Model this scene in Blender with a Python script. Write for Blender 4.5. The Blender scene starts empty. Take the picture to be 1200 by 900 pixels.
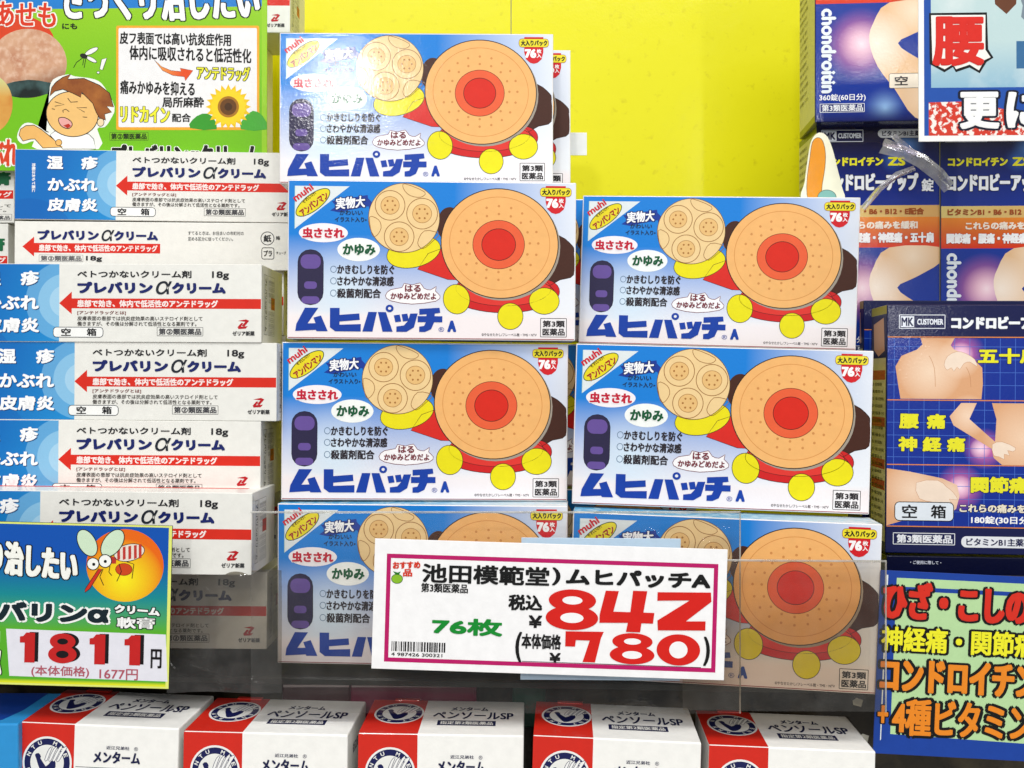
import bpy, math, random
from mathutils import Vector, Matrix
random.seed(7)
S = 0.00036                     # metres in one layout unit (a unit is about a third of a millimetre)
FD = 1200.0                     # distance of the camera from the reference plane, in units
SC = bpy.context.scene
COL = SC.collection
# ------------------------------------------------------------------ camera, world, lamps, exposure
cam = bpy.data.cameras.new('camera'); camo = bpy.data.objects.new('camera', cam); COL.objects.link(camo)
camo.location = (0, -FD * S, 0); camo.rotation_euler = (math.pi / 2, 0, 0)
cam.sensor_width = 36; cam.lens = 36.0; cam.clip_start = 0.01; cam.clip_end = 50
SC.camera = camo
world = bpy.data.worlds.new('World'); SC.world = world; world.use_nodes = True
bgn = world.node_tree.nodes['Background']; bgn.inputs[0].default_value = (0.95, 0.98, 1.0, 1); bgn.inputs[1].default_value = 0.34
SC.view_settings.view_transform = 'Standard'; SC.view_settings.look = 'None'
SC.view_settings.gamma = 1; SC.view_settings.exposure = -0.03
SC.render.engine = 'CYCLES'
try:
    SC.cycles.use_denoising = True; SC.cycles.max_bounces = 8; SC.cycles.transparent_max_bounces = 24
except Exception: pass

def area(name, loc, target, sx, sy, power, color=(1, 1, 1)):
    l = bpy.data.lights.new(name, 'AREA'); l.shape = 'RECTANGLE'; l.size = sx; l.size_y = sy; l.energy = power; l.color = color
    o = bpy.data.objects.new(name, l); COL.objects.link(o); o.location = loc
    o.rotation_euler = (Vector(target) - Vector(loc)).to_track_quat('-Z', 'Y').to_euler()
    return o
area('ceiling_lamp', (-0.33, -1.75, 0.66), (-0.05, 0, 0.05), 0.10, 0.08, 5.5, (1, 0.99, 0.97))
area('ceiling_lamp', (0.3, -0.75, 1.25), (0.0, 0, 0), 1.5, 0.35, 19.0, (1, 0.99, 0.97))
area('ceiling_lamp', (-0.2, -2.3, 1.5), (0.0, 0, 0), 1.8, 0.6, 30.0, (1, 0.99, 0.97))
area('streak_light', (0.46, -1.5, 0.33), (0.12, 0, 0.05), 0.045, 0.5, 2.2, (1, 0.99, 0.97))  # added narrow light, makes the vertical glare streak on the tall blue boxes

# ------------------------------------------------------------------ colours and materials
def lin(h, k=1.0):
    h = h.lstrip('#'); out = []; h = ''.join(c * 2 for c in h) if len(h) == 3 else h
    for i in (0, 2, 4):
        c = int(h[i:i + 2], 16) / 255
        out.append((c / 12.92 if c <= 0.04045 else ((c + 0.055) / 1.055) ** 2.4) ** 1.22 * k)
    return (*out, 1)
MATS = {}
def base_mat(name, rough=0.5, coat=0.4, bump=0.11, bscale=900.0):
    m = bpy.data.materials.new(name); m.use_nodes = True; nt = m.node_tree
    b = nt.nodes['Principled BSDF']; b.inputs['Roughness'].default_value = rough
    b.inputs['Coat Weight'].default_value = coat; b.inputs['Coat Roughness'].default_value = 0.09
    b.inputs['Specular IOR Level'].default_value = 0.18
    if bump:
        tc = nt.nodes.new('ShaderNodeTexCoord'); n = nt.nodes.new('ShaderNodeTexNoise'); n.inputs['Scale'].default_value = bscale
        n.inputs['Detail'].default_value = 4
        n2 = nt.nodes.new('ShaderNodeTexNoise'); n2.inputs['Scale'].default_value = 38; n2.inputs['Detail'].default_value = 2
        ad = nt.nodes.new('ShaderNodeMath'); ad.operation = 'MULTIPLY_ADD'; ad.inputs[1].default_value = 6.0
        bp = nt.nodes.new('ShaderNodeBump'); bp.inputs['Strength'].default_value = bump; bp.inputs['Distance'].default_value = 0.0004
        nt.links.new(tc.outputs['Object'], n.inputs['Vector']); nt.links.new(tc.outputs['Object'], n2.inputs['Vector'])
        nt.links.new(n2.outputs['Fac'], ad.inputs[0]); nt.links.new(n.outputs['Fac'], ad.inputs[2])
        nt.links.new(ad.outputs[0], bp.inputs['Height']); nt.links.new(bp.outputs['Normal'], b.inputs['Normal'])
        nt.links.new(bp.outputs['Normal'], b.inputs['Coat Normal'])
    return m, nt, b
def ink(h, rough=0.5, coat=0.4):
    key = (h, rough, coat)
    if key not in MATS:
        m, nt, b = base_mat('ink_' + h.strip('#'), rough, coat)
        # slight unevenness of the print
        tc = nt.nodes.new('ShaderNodeTexCoord'); n = nt.nodes.new('ShaderNodeTexNoise'); n.inputs['Scale'].default_value = 260; n.inputs['Detail'].default_value = 5
        nt.links.new(tc.outputs['Object'], n.inputs['Vector'])
        mr = nt.nodes.new('ShaderNodeMapRange'); mr.inputs['To Min'].default_value = 0.90; mr.inputs['To Max'].default_value = 1.06
        nt.links.new(n.outputs['Fac'], mr.inputs['Value'])
        mx = nt.nodes.new('ShaderNodeVectorMath'); mx.operation = 'SCALE'; mx.inputs[0].default_value = lin(h, 0.88)[:3]
        nt.links.new(mr.outputs[0], mx.inputs['Scale']); nt.links.new(mx.outputs[0], b.inputs['Base Color'])
        MATS[key] = m
    return MATS[key]
def grad(name, base, layers, rough=0.5, coat=0.4):
    """base colour hex; layers: ('lin', p0, p1, hex) factor 0 at p0 and 1 at p1; ('rad', c, r, pow, hex) factor 1 at c, 0 at r;
    ('band', c, r, w, hex); ('noise', scale, lo, hi, hex). Points are (x, y, z) in layout units of the thing's own frame."""
    if name in MATS: return MATS[name]
    m, nt, b = base_mat(name, rough, coat)
    tc = nt.nodes.new('ShaderNodeTexCoord'); P = tc.outputs['Object']
    col = nt.nodes.new('ShaderNodeRGB'); col.outputs[0].default_value = lin(base, 0.88); cur = col.outputs[0]
    def vm(op, a, bb):
        n = nt.nodes.new('ShaderNodeVectorMath'); n.operation = op
        for i, q in enumerate((a, bb)):
            if hasattr(q, 'is_linked'): nt.links.new(q, n.inputs[i])
            else: n.inputs[i].default_value = q
        return n
    for L in layers:
        mr = nt.nodes.new('ShaderNodeMapRange'); mr.clamp = True
        h = L[-1]
        if L[0] == 'lin':
            p0 = Vector(L[1]) * S; d = (Vector(L[2]) * S - p0)
            a = vm('SUBTRACT', P, tuple(p0)); a = vm('DOT_PRODUCT', a.outputs[0], tuple(d / d.length_squared))
            nt.links.new(a.outputs['Value'], mr.inputs['Value']); f = mr.outputs[0]
        elif L[0] == 'rad':
            a = vm('DISTANCE', P, tuple(Vector(L[1]) * S)); nt.links.new(a.outputs['Value'], mr.inputs['Value'])
            mr.inputs['From Min'].default_value = L[2] * S; mr.inputs['From Max'].default_value = 0
            pw = nt.nodes.new('ShaderNodeMath'); pw.operation = 'POWER'; pw.inputs[1].default_value = L[3]
            nt.links.new(mr.outputs[0], pw.inputs[0]); f = pw.outputs[0]
        elif L[0] == 'disc':
            a = vm('DISTANCE', P, tuple(Vector(L[1]) * S)); nt.links.new(a.outputs['Value'], mr.inputs['Value'])
            mr.inputs['From Min'].default_value = (L[2] + .3) * S; mr.inputs['From Max'].default_value = (L[2] - .3) * S
            pw = nt.nodes.new('ShaderNodeMath'); pw.operation = 'MULTIPLY'; pw.inputs[1].default_value = L[3]
            nt.links.new(mr.outputs[0], pw.inputs[0]); f = pw.outputs[0]
        elif L[0] == 'noise':
            n = nt.nodes.new('ShaderNodeTexNoise'); n.inputs['Scale'].default_value = L[1]; n.inputs['Detail'].default_value = 4
            nt.links.new(P, n.inputs['Vector']); nt.links.new(n.outputs['Fac'], mr.inputs['Value'])
            mr.inputs['From Min'].default_value = L[2]; mr.inputs['From Max'].default_value = L[3]; f = mr.outputs[0]
        mix = nt.nodes.new('ShaderNodeMix'); mix.data_type = 'RGBA'
        nt.links.new(f, mix.inputs[0]); nt.links.new(cur, mix.inputs[6]); mix.inputs[7].default_value = lin(h, 0.88)
        cur = mix.outputs[2]
    nt.links.new(cur, b.inputs['Base Color']); MATS[name] = m
    return m
def plastic(name, tint, haze, rough=0.12, bump=0.3, bscale=60):
    if name in MATS: return MATS[name]
    m = bpy.data.materials.new(name); m.use_nodes = True; nt = m.node_tree; nt.nodes.clear()
    out = nt.nodes.new('ShaderNodeOutputMaterial')
    tr = nt.nodes.new('ShaderNodeBsdfTransparent'); tr.inputs[0].default_value = lin(tint)
    df = nt.nodes.new('ShaderNodeBsdfDiffuse'); df.inputs[0].default_value = lin('#e6e4e0')
    gl = nt.nodes.new('ShaderNodeBsdfGlossy'); gl.inputs['Roughness'].default_value = rough
    tc = nt.nodes.new('ShaderNodeTexCoord'); n = nt.nodes.new('ShaderNodeTexNoise'); n.inputs['Scale'].default_value = bscale; n.inputs['Detail'].default_value = 5; n.inputs['Distortion'].default_value = 1.5
    nt.links.new(tc.outputs['Object'], n.inputs['Vector'])
    bp = nt.nodes.new('ShaderNodeBump'); bp.inputs['Strength'].default_value = bump; bp.inputs['Distance'].default_value = 0.003
    nt.links.new(n.outputs['Fac'], bp.inputs['Height']); nt.links.new(bp.outputs[0], gl.inputs['Normal'])
    m1 = nt.nodes.new('ShaderNodeMixShader'); mr = nt.nodes.new('ShaderNodeMapRange')
    n3 = nt.nodes.new('ShaderNodeTexNoise'); n3.inputs['Scale'].default_value = 120; n3.inputs['Detail'].default_value = 6
    nt.links.new(tc.outputs['Object'], n3.inputs['Vector'])
    mr.inputs['From Min'].default_value = 0.35; mr.inputs['From Max'].default_value = 0.75; mr.inputs['To Min'].default_value = haze * 0.6; mr.inputs['To Max'].default_value = haze * 1.5
    nt.links.new(n3.outputs['Fac'], mr.inputs['Value']); nt.links.new(mr.outputs[0], m1.inputs[0])
    nt.links.new(tr.outputs[0], m1.inputs[1]); nt.links.new(df.outputs[0], m1.inputs[2])
    fr = nt.nodes.new('ShaderNodeFresnel'); fr.inputs[0].default_value = 1.45; nt.links.new(bp.outputs[0], fr.inputs['Normal'])
    m2 = nt.nodes.new('ShaderNodeMixShader'); nt.links.new(fr.outputs[0], m2.inputs[0]); nt.links.new(m1.outputs[0], m2.inputs[1]); nt.links.new(gl.outputs[0], m2.inputs[2])
    nt.links.new(m2.outputs[0], out.inputs[0]); MATS[name] = m
    return m

# ------------------------------------------------------------------ object helpers
def empty(name, loc=(0, 0, 0), rot=(0, 0, 0)):
    o = bpy.data.objects.new(name, None); o.empty_display_size = 0.01; COL.objects.link(o); o.location = loc; o.rotation_euler = rot; return o
def tag(o, label=None, cat=None, group=None, kind=None):
    if label: o['label'] = label
    if cat: o['category'] = cat
    if group: o['group'] = group
    if kind: o['kind'] = kind
    return o
def mesh_obj(name, verts, faces, mats, idx=None, parent=None, smooth=False, bevel=0, seg=2):
    me = bpy.data.meshes.new(name); me.from_pydata([tuple(c * S for c in v) for v in verts], [], faces)
    for m in mats: me.materials.append(m)
    if idx: me.polygons.foreach_set('material_index', idx)
    if smooth: me.polygons.foreach_set('use_smooth', [True] * len(me.polygons))
    me.update()
    o = bpy.data.objects.new(name, me); COL.objects.link(o)
    if parent: o.parent = parent
    if bevel:
        b = o.modifiers.new('bevel', 'BEVEL'); b.width = bevel * S; b.segments = seg; b.limit_method = 'ANGLE'
    return o
def box_vf(x0, x1, y0, y1, z0, z1):
    v = [(x0, y0, z0), (x1, y0, z0), (x1, y1, z0), (x0, y1, z0), (x0, y0, z1), (x1, y0, z1), (x1, y1, z1), (x0, y1, z1)]
    return v, [(0, 3, 2, 1), (4, 5, 6, 7), (0, 1, 5, 4), (2, 3, 7, 6), (1, 2, 6, 5), (0, 4, 7, 3)]
def box(name, ext, mat, parent=None, bevel=0.8):
    v, f = box_vf(*ext); return mesh_obj(name, v, f, [mat], parent=parent, bevel=bevel)
def copy_tree(o, parent=None):
    c = o.copy(); COL.objects.link(c)
    if parent: c.parent = parent
    for ch in list(o.children): copy_tree(ch, c)
    return c
def world_at(px, py, s):
    return Vector(((px - 600) / s, FD * (1 / s - 1), (450 - py) / s))
def place_tl(o, W, H, px, py, s, yaw=0, roll=0, pitch=0):
    """stand a thing so that the upper left corner of its front is at the given spot, size factor s"""
    e = (math.radians(pitch), math.radians(roll), math.radians(yaw))
    from mathutils import Euler
    R = Euler(e).to_matrix(); P = world_at(px, py, s) - R @ Vector((-W / 2, 0, H))
    o.location = P * S; o.rotation_euler = e
def place_c(o, H, c, yaw, roll, pitch=0):
    from mathutils import Euler
    e = (math.radians(pitch), math.radians(roll), math.radians(yaw)); R = Euler(e).to_matrix()
    o.location = (Vector(c) - R @ Vector((0, 0, H / 2))) * S; o.rotation_euler = e

# ------------------------------------------------------------------ flat print: shapes and lettering on a face
GL = {}
def glyphs(s, mono=False):
    if s in GL: return GL[s]
    c = bpy.data.curves.new('t', 'FONT'); c.body = s; c.size = 1; c.resolution_u = 3
    o = bpy.data.objects.new('t', c); COL.objects.link(o)
    me = bpy.data.meshes.new_from_object(o.evaluated_get(bpy.context.evaluated_depsgraph_get()))
    v = [(p.co.x, p.co.y) for p in me.vertices]; f = [tuple(p.vertices) for p in me.polygons]
    bpy.data.objects.remove(o); bpy.data.curves.remove(c); bpy.data.meshes.remove(me)
    xs = [a for a, _ in v]; ys = [b for _, b in v]; x0, x1, y0, y1 = min(xs), max(xs), min(ys), max(ys)
    v = [((a - x0) / (x1 - x0 or 1), (y1 - b) / (y1 - y0 or 1)) for a, b in v]
    GL[s] = (v, f); return GL[s]
def smooth_pts(pts, n=6):
    out = []; N = len(pts)
    for i in range(N):
        p0, p1, p2, p3 = (pts[(i + k - 1) % N] for k in range(4))
        for j in range(n):
            t = j / n
            out.append(tuple(0.5 * ((2 * p1[k]) + (-p0[k] + p2[k]) * t + (2 * p0[k] - 5 * p1[k] + 4 * p2[k] - p3[k]) * t * t + (-p0[k] + 3 * p1[k] - 3 * p2[k] + p3[k]) * t ** 3) for k in (0, 1)))
    return out
def clip_poly(pts, r):
    x0, y0, x1, y1 = r
    def cut(ps, ins, isec):
        out = []
        for i in range(len(ps)):
            a, b = ps[i - 1], ps[i]
            if ins(b):
                if not ins(a): out.append(isec(a, b))
                out.append(b)
            elif ins(a): out.append(isec(a, b))
        return out
    def ix(x): return lambda a, b: (x, a[1] + (b[1] - a[1]) * (x - a[0]) / (b[0] - a[0]))
    def iy(y): return lambda a, b: (a[0] + (b[0] - a[0]) * (y - a[1]) / (b[1] - a[1]), y)
    for ins, isec in ((lambda p: p[0] >= x0, ix(x0)), (lambda p: p[0] <= x1, ix(x1)), (lambda p: p[1] >= y0, iy(y0)), (lambda p: p[1] <= y1, iy(y1))):
        if not pts: return []
        pts = cut(pts, ins, isec)
    return pts
DZ = 0.5; MICRO = 0.012
class Art:
    """collects print for one face, W x H units; map() lets the elements be given in another scale"""
    def __init__(s, W, H, T, face='front', ox=0, oy=0, k=1.0, ky=None):
        s.W, s.H, s.T, s.face = W, H, T, face; s.parts = {}; s.ox, s.oy, s.k = ox, oy, k; s.ky = ky or k; s.part = 'printed_background'
        s.clip = (0.6, 0.6, W - 0.6, H - 0.6)
    def uv(s, p): return ((p[0] - s.ox) * s.k, (p[1] - s.oy) * s.ky)
    def _add(s, pts, faces, mat, z):
        s.parts.setdefault(s.part, []).append((pts, faces, mat if not isinstance(mat, str) else ink(mat), z))
    def poly(s, pts, mat, z=0.3, smooth=0, line=None, lw=1.0, raw=False):
        if smooth: pts = smooth_pts(pts, smooth)
        if not raw: pts = [s.uv(p) for p in pts]
        if line: s._stroke(pts, lw, line, z + 0.06)
        q = clip_poly(pts, s.clip)
        if len(q) > 2 and mat: s._add(q, [tuple(range(len(q)))], mat, z)
    def _stroke(s, pts, lw, mat, z, closed=True):
        N = len(pts); v = []; f = []
        for i in range(N):
            a = Vector(pts[i - 1] if (closed or i) else pts[i]); b = Vector(pts[i]); c = Vector(pts[(i + 1) % N] if (closed or i < N - 1) else pts[i])
            d = (c - a); d = d.normalized() if d.length > 1e-9 else Vector((1, 0)); n = Vector((-d.y, d.x)) * lw / 2
            v += [tuple(b - n), tuple(b + n)]
        x0, y0, x1, y1 = s.clip; inside = lambda p: x0 <= p[0] <= x1 and y0 <= p[1] <= y1
        for i in range(N if closed else N - 1):
            j = (i + 1) % N
            if inside(v[2 * i]) and inside(v[2 * j]) and inside(v[2 * i + 1]) and inside(v[2 * j + 1]): f.append((2 * i, 2 * i + 1, 2 * j + 1, 2 * j))
        if f: s._add(v, f, mat, z)
    def stroke(s, pts, lw, mat, z=0.6, smooth=0, closed=False):
        if smooth:
            q = smooth_pts(pts + [pts[-1]] if not closed else pts, smooth)
            if not closed: q = q[:(len(pts) - 1) * smooth + 1]
            pts = q
        s._stroke([s.uv(p) for p in pts], lw, mat, z, closed)
    def rect(s, x0, y0, x1, y1, mat, z=0.3, line=None, lw=0.7):
        s.poly([(x0, y0), (x1, y0), (x1, y1), (x0, y1)], mat, z)
        if line:
            for (a, b, c, d) in ((x0, y0, x1, y0), (x0, y1, x1, y1), (x0, y0, x0, y1), (x1, y0, x1, y1)):
                s.stroke([(a, b), (c, d)], lw, line, z + 0.06 + 0.02 * (a == c))
    def rrect(s, x0, y0, x1, y1, r, mat, z=0.3, line=None, lw=0.7):
        pts = []
        for cx, cy, a0 in ((x1 - r, y0 + r, -90), (x1 - r, y1 - r, 0), (x0 + r, y1 - r, 90), (x0 + r, y0 + r, 180)):
            for k in range(5):
                a = math.radians(a0 + k * 22.5); pts.append((cx + r * math.cos(a), cy + r * math.sin(a)))
        s.poly(pts, mat, z, line=line, lw=lw)
    def ell(s, cx, cy, rx, ry=None, mat=None, z=0.3, rot=0, line=None, lw=0.8, n=40):
        ry = ry or rx; c, sn = math.cos(math.radians(rot)), math.sin(math.radians(rot)); pts = []
        for i in range(n):
            a = 2 * math.pi * i / n; x, y = rx * math.cos(a), ry * math.sin(a); pts.append((cx + x * c + y * sn, cy - x * sn + y * c))
        s.poly(pts, mat, z, line=line, lw=lw)
    def text(s, t, x0, y0, x1, y1, mat, bold=0.0, z=0.9, out=None, ow=1.2, rot=0, shear=0, out2=None, ow2=2.4, shadow=None, slope=0, chars=None):
        """lettering fitted into the box x0 y0 x1 y1; rot turns it about the box centre (degrees, left-handed up)"""
        v, f = glyphs(t); ins = bold / s.k if bold > .7 else 0; w, h = (x1 - x0 - 2 * ins), (y1 - y0 - 2 * ins * s.k / s.ky); cx, cy = (x0 + x1) / 2, (y0 + y1) / 2
        c, sn = math.cos(math.radians(rot)), math.sin(math.radians(rot)); pts = []
        for a, b in v:
            x = (a - 0.5) * w + shear * (0.5 - b) * h; y = (b - 0.5) * h + slope * (a - .5) * w
            pts.append(s.uv((cx + x * c + y * sn, cy - x * sn + y * c)))
        X0, Y0, X1, Y1 = s.clip; f = [q for q in f if all(X0 <= pts[i][0] <= X1 and Y0 <= pts[i][1] <= Y1 for i in q)]
        if not f: return
        def ring(r, n, zz, m, dx=0, dy=0, centre=True):
            if not r: offs = [(0, 0)]
            else:
                q = lambda t: math.copysign(abs(t) ** .6, t)
                offs = [(r * q(math.cos(2 * math.pi * (i + .5) / n)), r * .8 * q(math.sin(2 * math.pi * (i + .5) / n))) for i in range(n)]
                if r > 1: offs += [(p * .5, o_ * .5) for p, o_ in offs[::2]]
                if centre: offs = [(0, 0)] + offs
            for i, (ax, ay) in enumerate(offs):
                s._add([(p[0] + ax + dx, p[1] + ay + dy) for p in pts], f, m, zz + i * MICRO)
        if out2: ring(ow2, 14, z - 0.42, out2)
        if shadow: ring(max(bold, .3), 6, z - 0.3, shadow[0], shadow[1], shadow[2])
        if out: ring(ow, 12, z - 0.2, out)
        ring(bold, 16 if bold > 1.4 else 8 if bold > 0.7 else 4, z, mat, centre=bold > 0.9)
    def vtext(s, t, x0, y0, x1, y1, mat, bold=0.0, z=0.9, up=False):
        """text running down the face, its letters turned a quarter"""
        v, f = glyphs(t); pts = []
        for a, b in v:
            pts.append(s.uv((x1 - b * (x1 - x0), y0 + a * (y1 - y0)) if not up else (x0 + b * (x1 - x0), y1 - a * (y1 - y0))))
        X0, Y0, X1, Y1 = s.clip; f = [q for q in f if all(X0 <= pts[i][0] <= X1 and Y0 <= pts[i][1] <= Y1 for i in q)]
        offs = [(0, 0)] + ([(bold, 0), (-bold, 0), (0, bold), (0, -bold)] if bold else [])
        for i, (ax, ay) in enumerate(offs): s._add([(p[0] + ax, p[1] + ay) for p in pts], f, mat, z + i * MICRO)
    def to3(s, p, z):
        u, v = p; e = z * DZ
        if s.face == 'front': return (u - s.W / 2, -e, s.H - v)
        if s.face == 'right': return (s.T[0] / 2 + e, u, s.H - v)       # T = (box width, box height)
        if s.face == 'left': return (-s.T[0] / 2 - e, s.W - u, s.H - v)
        if s.face == 'top': return (u - s.W / 2, s.H - v, s.T[1] + e)
    def build(s, root):
        for part, items in s.parts.items():
            V = []; F = []; M = []; I = []
            for pts, faces, mat, z in items:
                m = mat if not isinstance(mat, str) else ink(mat)
                if m not in M: M.append(m)
                k = M.index(m); b = len(V); V += [s.to3(p, z) for p in pts]
                for q in faces: F.append(tuple(b + i for i in q)); I.append(k)
            mesh_obj(part, V, F, M, I, parent=root)

def carton(W, H, T, mat, root, name='carton', bevel=1.0):
    return box(name, (-W / 2, W / 2, 0, T, 0, H), mat, root, bevel)

def digit(A, d, x0, y0, x1, y1, mat, hole, z=.9, dx=0, dy=0, holes=True):
    w, h = x1 - x0, y1 - y0; X = lambda u, v: (x0 + dx + u * w, y0 + dy + v * h); E = lambda u, v, a_, b_, m, zz: A.ell(*X(u, v), a_ * w, b_ * h, m, zz)
    if d == '8':
        E(.5, .27, .45, .27, mat, z); E(.5, .70, .5, .30, mat, z + .01)
        if holes: E(.5, .27, .19, .10, hole, z + .06); E(.5, .70, .22, .125, hole, z + .07)
    elif d == '0':
        E(.5, .5, .5, .5, mat, z)
        if holes: E(.5, .5, .21, .27, hole, z + .06)
    elif d == '4':
        A.poly([X(u, v) for u, v in ((.10, .02), (.34, .02), (.25, .52), (.56, .52), (.60, .0), (.86, .0), (.80, .52), (1, .52), (.98, .78), (.77, .78), (.75, 1), (.49, 1), (.52, .78), (0, .80), (0, .60))], mat, z)
    elif d == '1':
        A.poly([X(u, v) for u, v in ((0, .14), (.22, .12), (.42, 0), (1.0, 0), (1.0, 1), (.32, 1), (.32, .34), (0, .34))], mat, z)
# ================================================================== the setting: gondola back panel, shelf, lower wall
yel = grad('yellow_panel_paint', '#eee812', [('noise', 6, 0.3, 0.8, '#e6e20c'), ('noise', 220, 0.62, 0.8, '#dcd40e')], rough=0.38, coat=0.1)
o = mesh_obj('back_wall_panel', *box_vf(-1500, -2, 420, 440, -330, 1000), [yel], bevel=0.8); tag(o, kind='structure')
o = mesh_obj('back_wall_panel', *box_vf(-1, 1500, 421, 440, -330, 1000), [yel], bevel=0.8); tag(o, kind='structure')
dark = grad('shelf_metal', '#38352d', [('noise', 90, 0.4, 0.7, '#4a463c'), ('noise', 14, 0.45, 0.75, '#28241f')], rough=0.5)
sh = empty('shelf', (0, 0, 0), (0, 0, math.radians(-3.2))); tag(sh, kind='structure')
box('shelf_board', (-1300, 1300, -72, 440, -333.5, -326.5), dark, sh, 1.5)
box('shelf_lip', (-1300, 1300, -75.5, -72.2, -334, -327), grad('lip', '#37362e', [('noise', 60, 0.4, 0.7, '#26241e')], rough=.35, coat=.3), sh, 0.8)
low = grad('lower_wall', '#3e362a', [('noise', 45, 0.4, 0.65, '#6b604c'), ('noise', 160, 0.55, 0.7, '#2d251d')], rough=0.55)
o = mesh_obj('lower_shelf_wall', *box_vf(-1300, 1300, 20, 30, -900, -339), [low]); tag(o, kind='structure')
o = mesh_obj('lower_shelf_board', *box_vf(-1300, 1300, -330, 20, -560, -548), [ink('#e2dfd6')]); tag(o, kind='structure')  # unseen board, kept pale to bounce light onto the liniment boxes

# ================================================================== boxes of itch patches (seven in front, two behind)
MW, MH, MT = 330, 182, 56
def patch_box():
    root = empty('patch_box')
    white = ink('#f4f1f0')
    carton(MW, MH, MT, white, root)
    A = Art(MW, MH, MT, 'front', 31, 37, 0.3035, 0.3035)
    W, H = MW, MH
    def P(u, v): return (u - W / 2, 0, H - v)
    A.clip = (1.2, 1.2, W - 1.2, H - 1.2)
    sky = grad('sky_blue_print', '#1490de', [('lin', P(0, 62), P(0, 156), '#f6f3f4'), ('lin', P(190, 0), P(345, 0), '#f3f5f8'), ('rad', P(60, 128), 60, 1.2, '#dfeef8'), ('lin', P(0, 150), P(0, 158), '#f8f0f0')])
    A.part = 'background_print'
    A.rect(20, 30, 1130, 645, sky, 0.1)
    A.rect(20, 630, 1130, 645, '#a62836', 0.18)
    A.rect(20, 30, 1130, 41, '#3d9fd2', 0.16)
    A.poly([(57, 60), (262, 60), (57, 222)], '#e9eff0', 0.2)
    A.stroke([(57, 60), (57, 222)], .6, '#9cc', .26)
    # coloured round patches fanned out: a plain motif
    A.part = 'patch_print'
    A.poly([(1000, 240), (1060, 240), (1105, 275), (1112, 300), (1112, 385), (1060, 405), (990, 425)], '#57301f', .22, 3, line='#2c1a14', lw=.6)
    A.ell(640, 200, 48, 66, '#57301f', .22)
    A.poly([(560, 310), (640, 280), (690, 410), (635, 408), (520, 370)], '#e2362a', .24, line='#5a2018', lw=.6)
    A.ell(1000, 450, 58, 45, '#d92a2c', .24, line='#4a1a14', lw=.6)
    A.ell(845, 462, 198, 70, '#d92a2c', .26, line='#4a1a14', lw=.7)
    A.ell(845, 440, 180, 66, '#e8483e', .30, line='#4a1a14', lw=.5)
    A.ell(668, 482, 50, 56, '#f2e714', .36, rot=10, line='#4a4210', lw=.7)
    A.ell(872, 545, 48, 50, '#f2e714', .36, line='#4a4210', lw=.7)
    A.ell(1000, 486, 57, 50, '#f2e714', .36, line='#4a4210', lw=.7)
    A.ell(505, 305, 103, 58, '#f2e714', .28, rot=14, line='#4a4210', lw=.7)
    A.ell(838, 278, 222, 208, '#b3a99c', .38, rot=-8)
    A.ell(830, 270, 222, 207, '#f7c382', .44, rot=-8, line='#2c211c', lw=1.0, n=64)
    A.ell(830, 270, 190, 176, None, .44, rot=-8, line='#e0a15f', lw=.7, n=64)
    for r, n in ((150, 20), (118, 16)):
        for i in range(n):
            a = 2 * math.pi * i / n; A.ell(826 + r * math.cos(a), 268 + r * .93 * math.sin(a), 5, 5, '#dca063', .52, n=8)
    A.ell(826, 274, 98, 92, '#f0744a', .54, line='#7a2c1c', lw=.6)
    A.ell(826, 274, 64, 60, '#e2361f', .62, line='#5a1c14', lw=.7)
    A.ell(468, 177, 134, 131, '#f5d9a6', .44, line='#7a5a34', lw=.7, n=56)
    for cx, cy, r in ((415, 130, 56), (536, 160, 58), (450, 248, 56)):
        A.ell(cx, cy, r, r, None, .5, line='#a9773c', lw=.8)
        A.ell(cx, cy, r * .62, r * .6, '#efc98c', .5, line='#b98648', lw=.6)
        for i in range(6):
            a = i * math.pi / 3; A.ell(cx + r * .34 * math.cos(a), cy + r * .34 * math.sin(a), 4, 4, '#b98648', .6, n=8)
    A.poly([(470, 48), (545, 78), (530, 98), (490, 92), (466, 68)], None, .5, 3, line='#a9773c', lw=.7)
    A.poly([(338, 175), (372, 185), (382, 215), (365, 245), (348, 240)], None, .5, 3, line='#a9773c', lw=.7)
    A.poly([(600, 175 + 60), (545, 225), (520, 270), (540, 292), (575, 265)], None, .5, 3, line='#a9773c', lw=.7)
    # navy and purple discs at the left
    A.rrect(70, 300, 166, 508, 46, '#3a3358', .34, line='#15131f', lw=.5); A.rrect(80, 318, 156, 372, 24, '#7a62a8', .42); A.rrect(94, 420, 142, 448, 12, '#7a62a8', .42); A.rrect(84, 476, 152, 504, 14, '#7a62a8', .42)
    # lettering
    A.part = 'brand_mark_print'
    A.text('muhi', 46, 72, 128, 98, '#d8283c', .4, rot=36)
    A.ell(125, 122, 77, 30, '#f0e22a', .3, rot=38, line='#2c5a2a', lw=.9)
    A.text('それいけ!', 80, 98, 140, 110, '#7a5a10', .15, rot=38, z=.6)
    A.text('アンパンマン', 68, 114, 190, 142, '#b3261c', .45, rot=38, z=.6, out='#f7f0a0', ow=.5)
    A.part = 'ribbon_print'
    A.poly([(190, 152), (212, 136), (196, 116), (330, 92), (332, 104), (356, 128), (338, 146), (334, 134), (222, 158)], '#1a4aa8', .3)
    A.part = 'lettering'
    A.text('実物大', 212, 100, 320, 142, '#ffffff', .5, out='#173a80', ow=1.7, rot=5, shear=.1)
    A.text('かわいい', 226, 150, 312, 168, '#1d3a5c', .2)
    A.text('イラスト入り▸', 208, 176, 328, 194, '#1d3a5c', .2)
    A.ell(165, 236, 92, 36, '#fbf6f8', .3); A.ell(298, 298, 80, 44, '#fafcf8', .3)
    A.text('虫さされ', 86, 216, 244, 258, '#cf1f45', .75, out='#fff8fa', ow=1.6)
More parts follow.
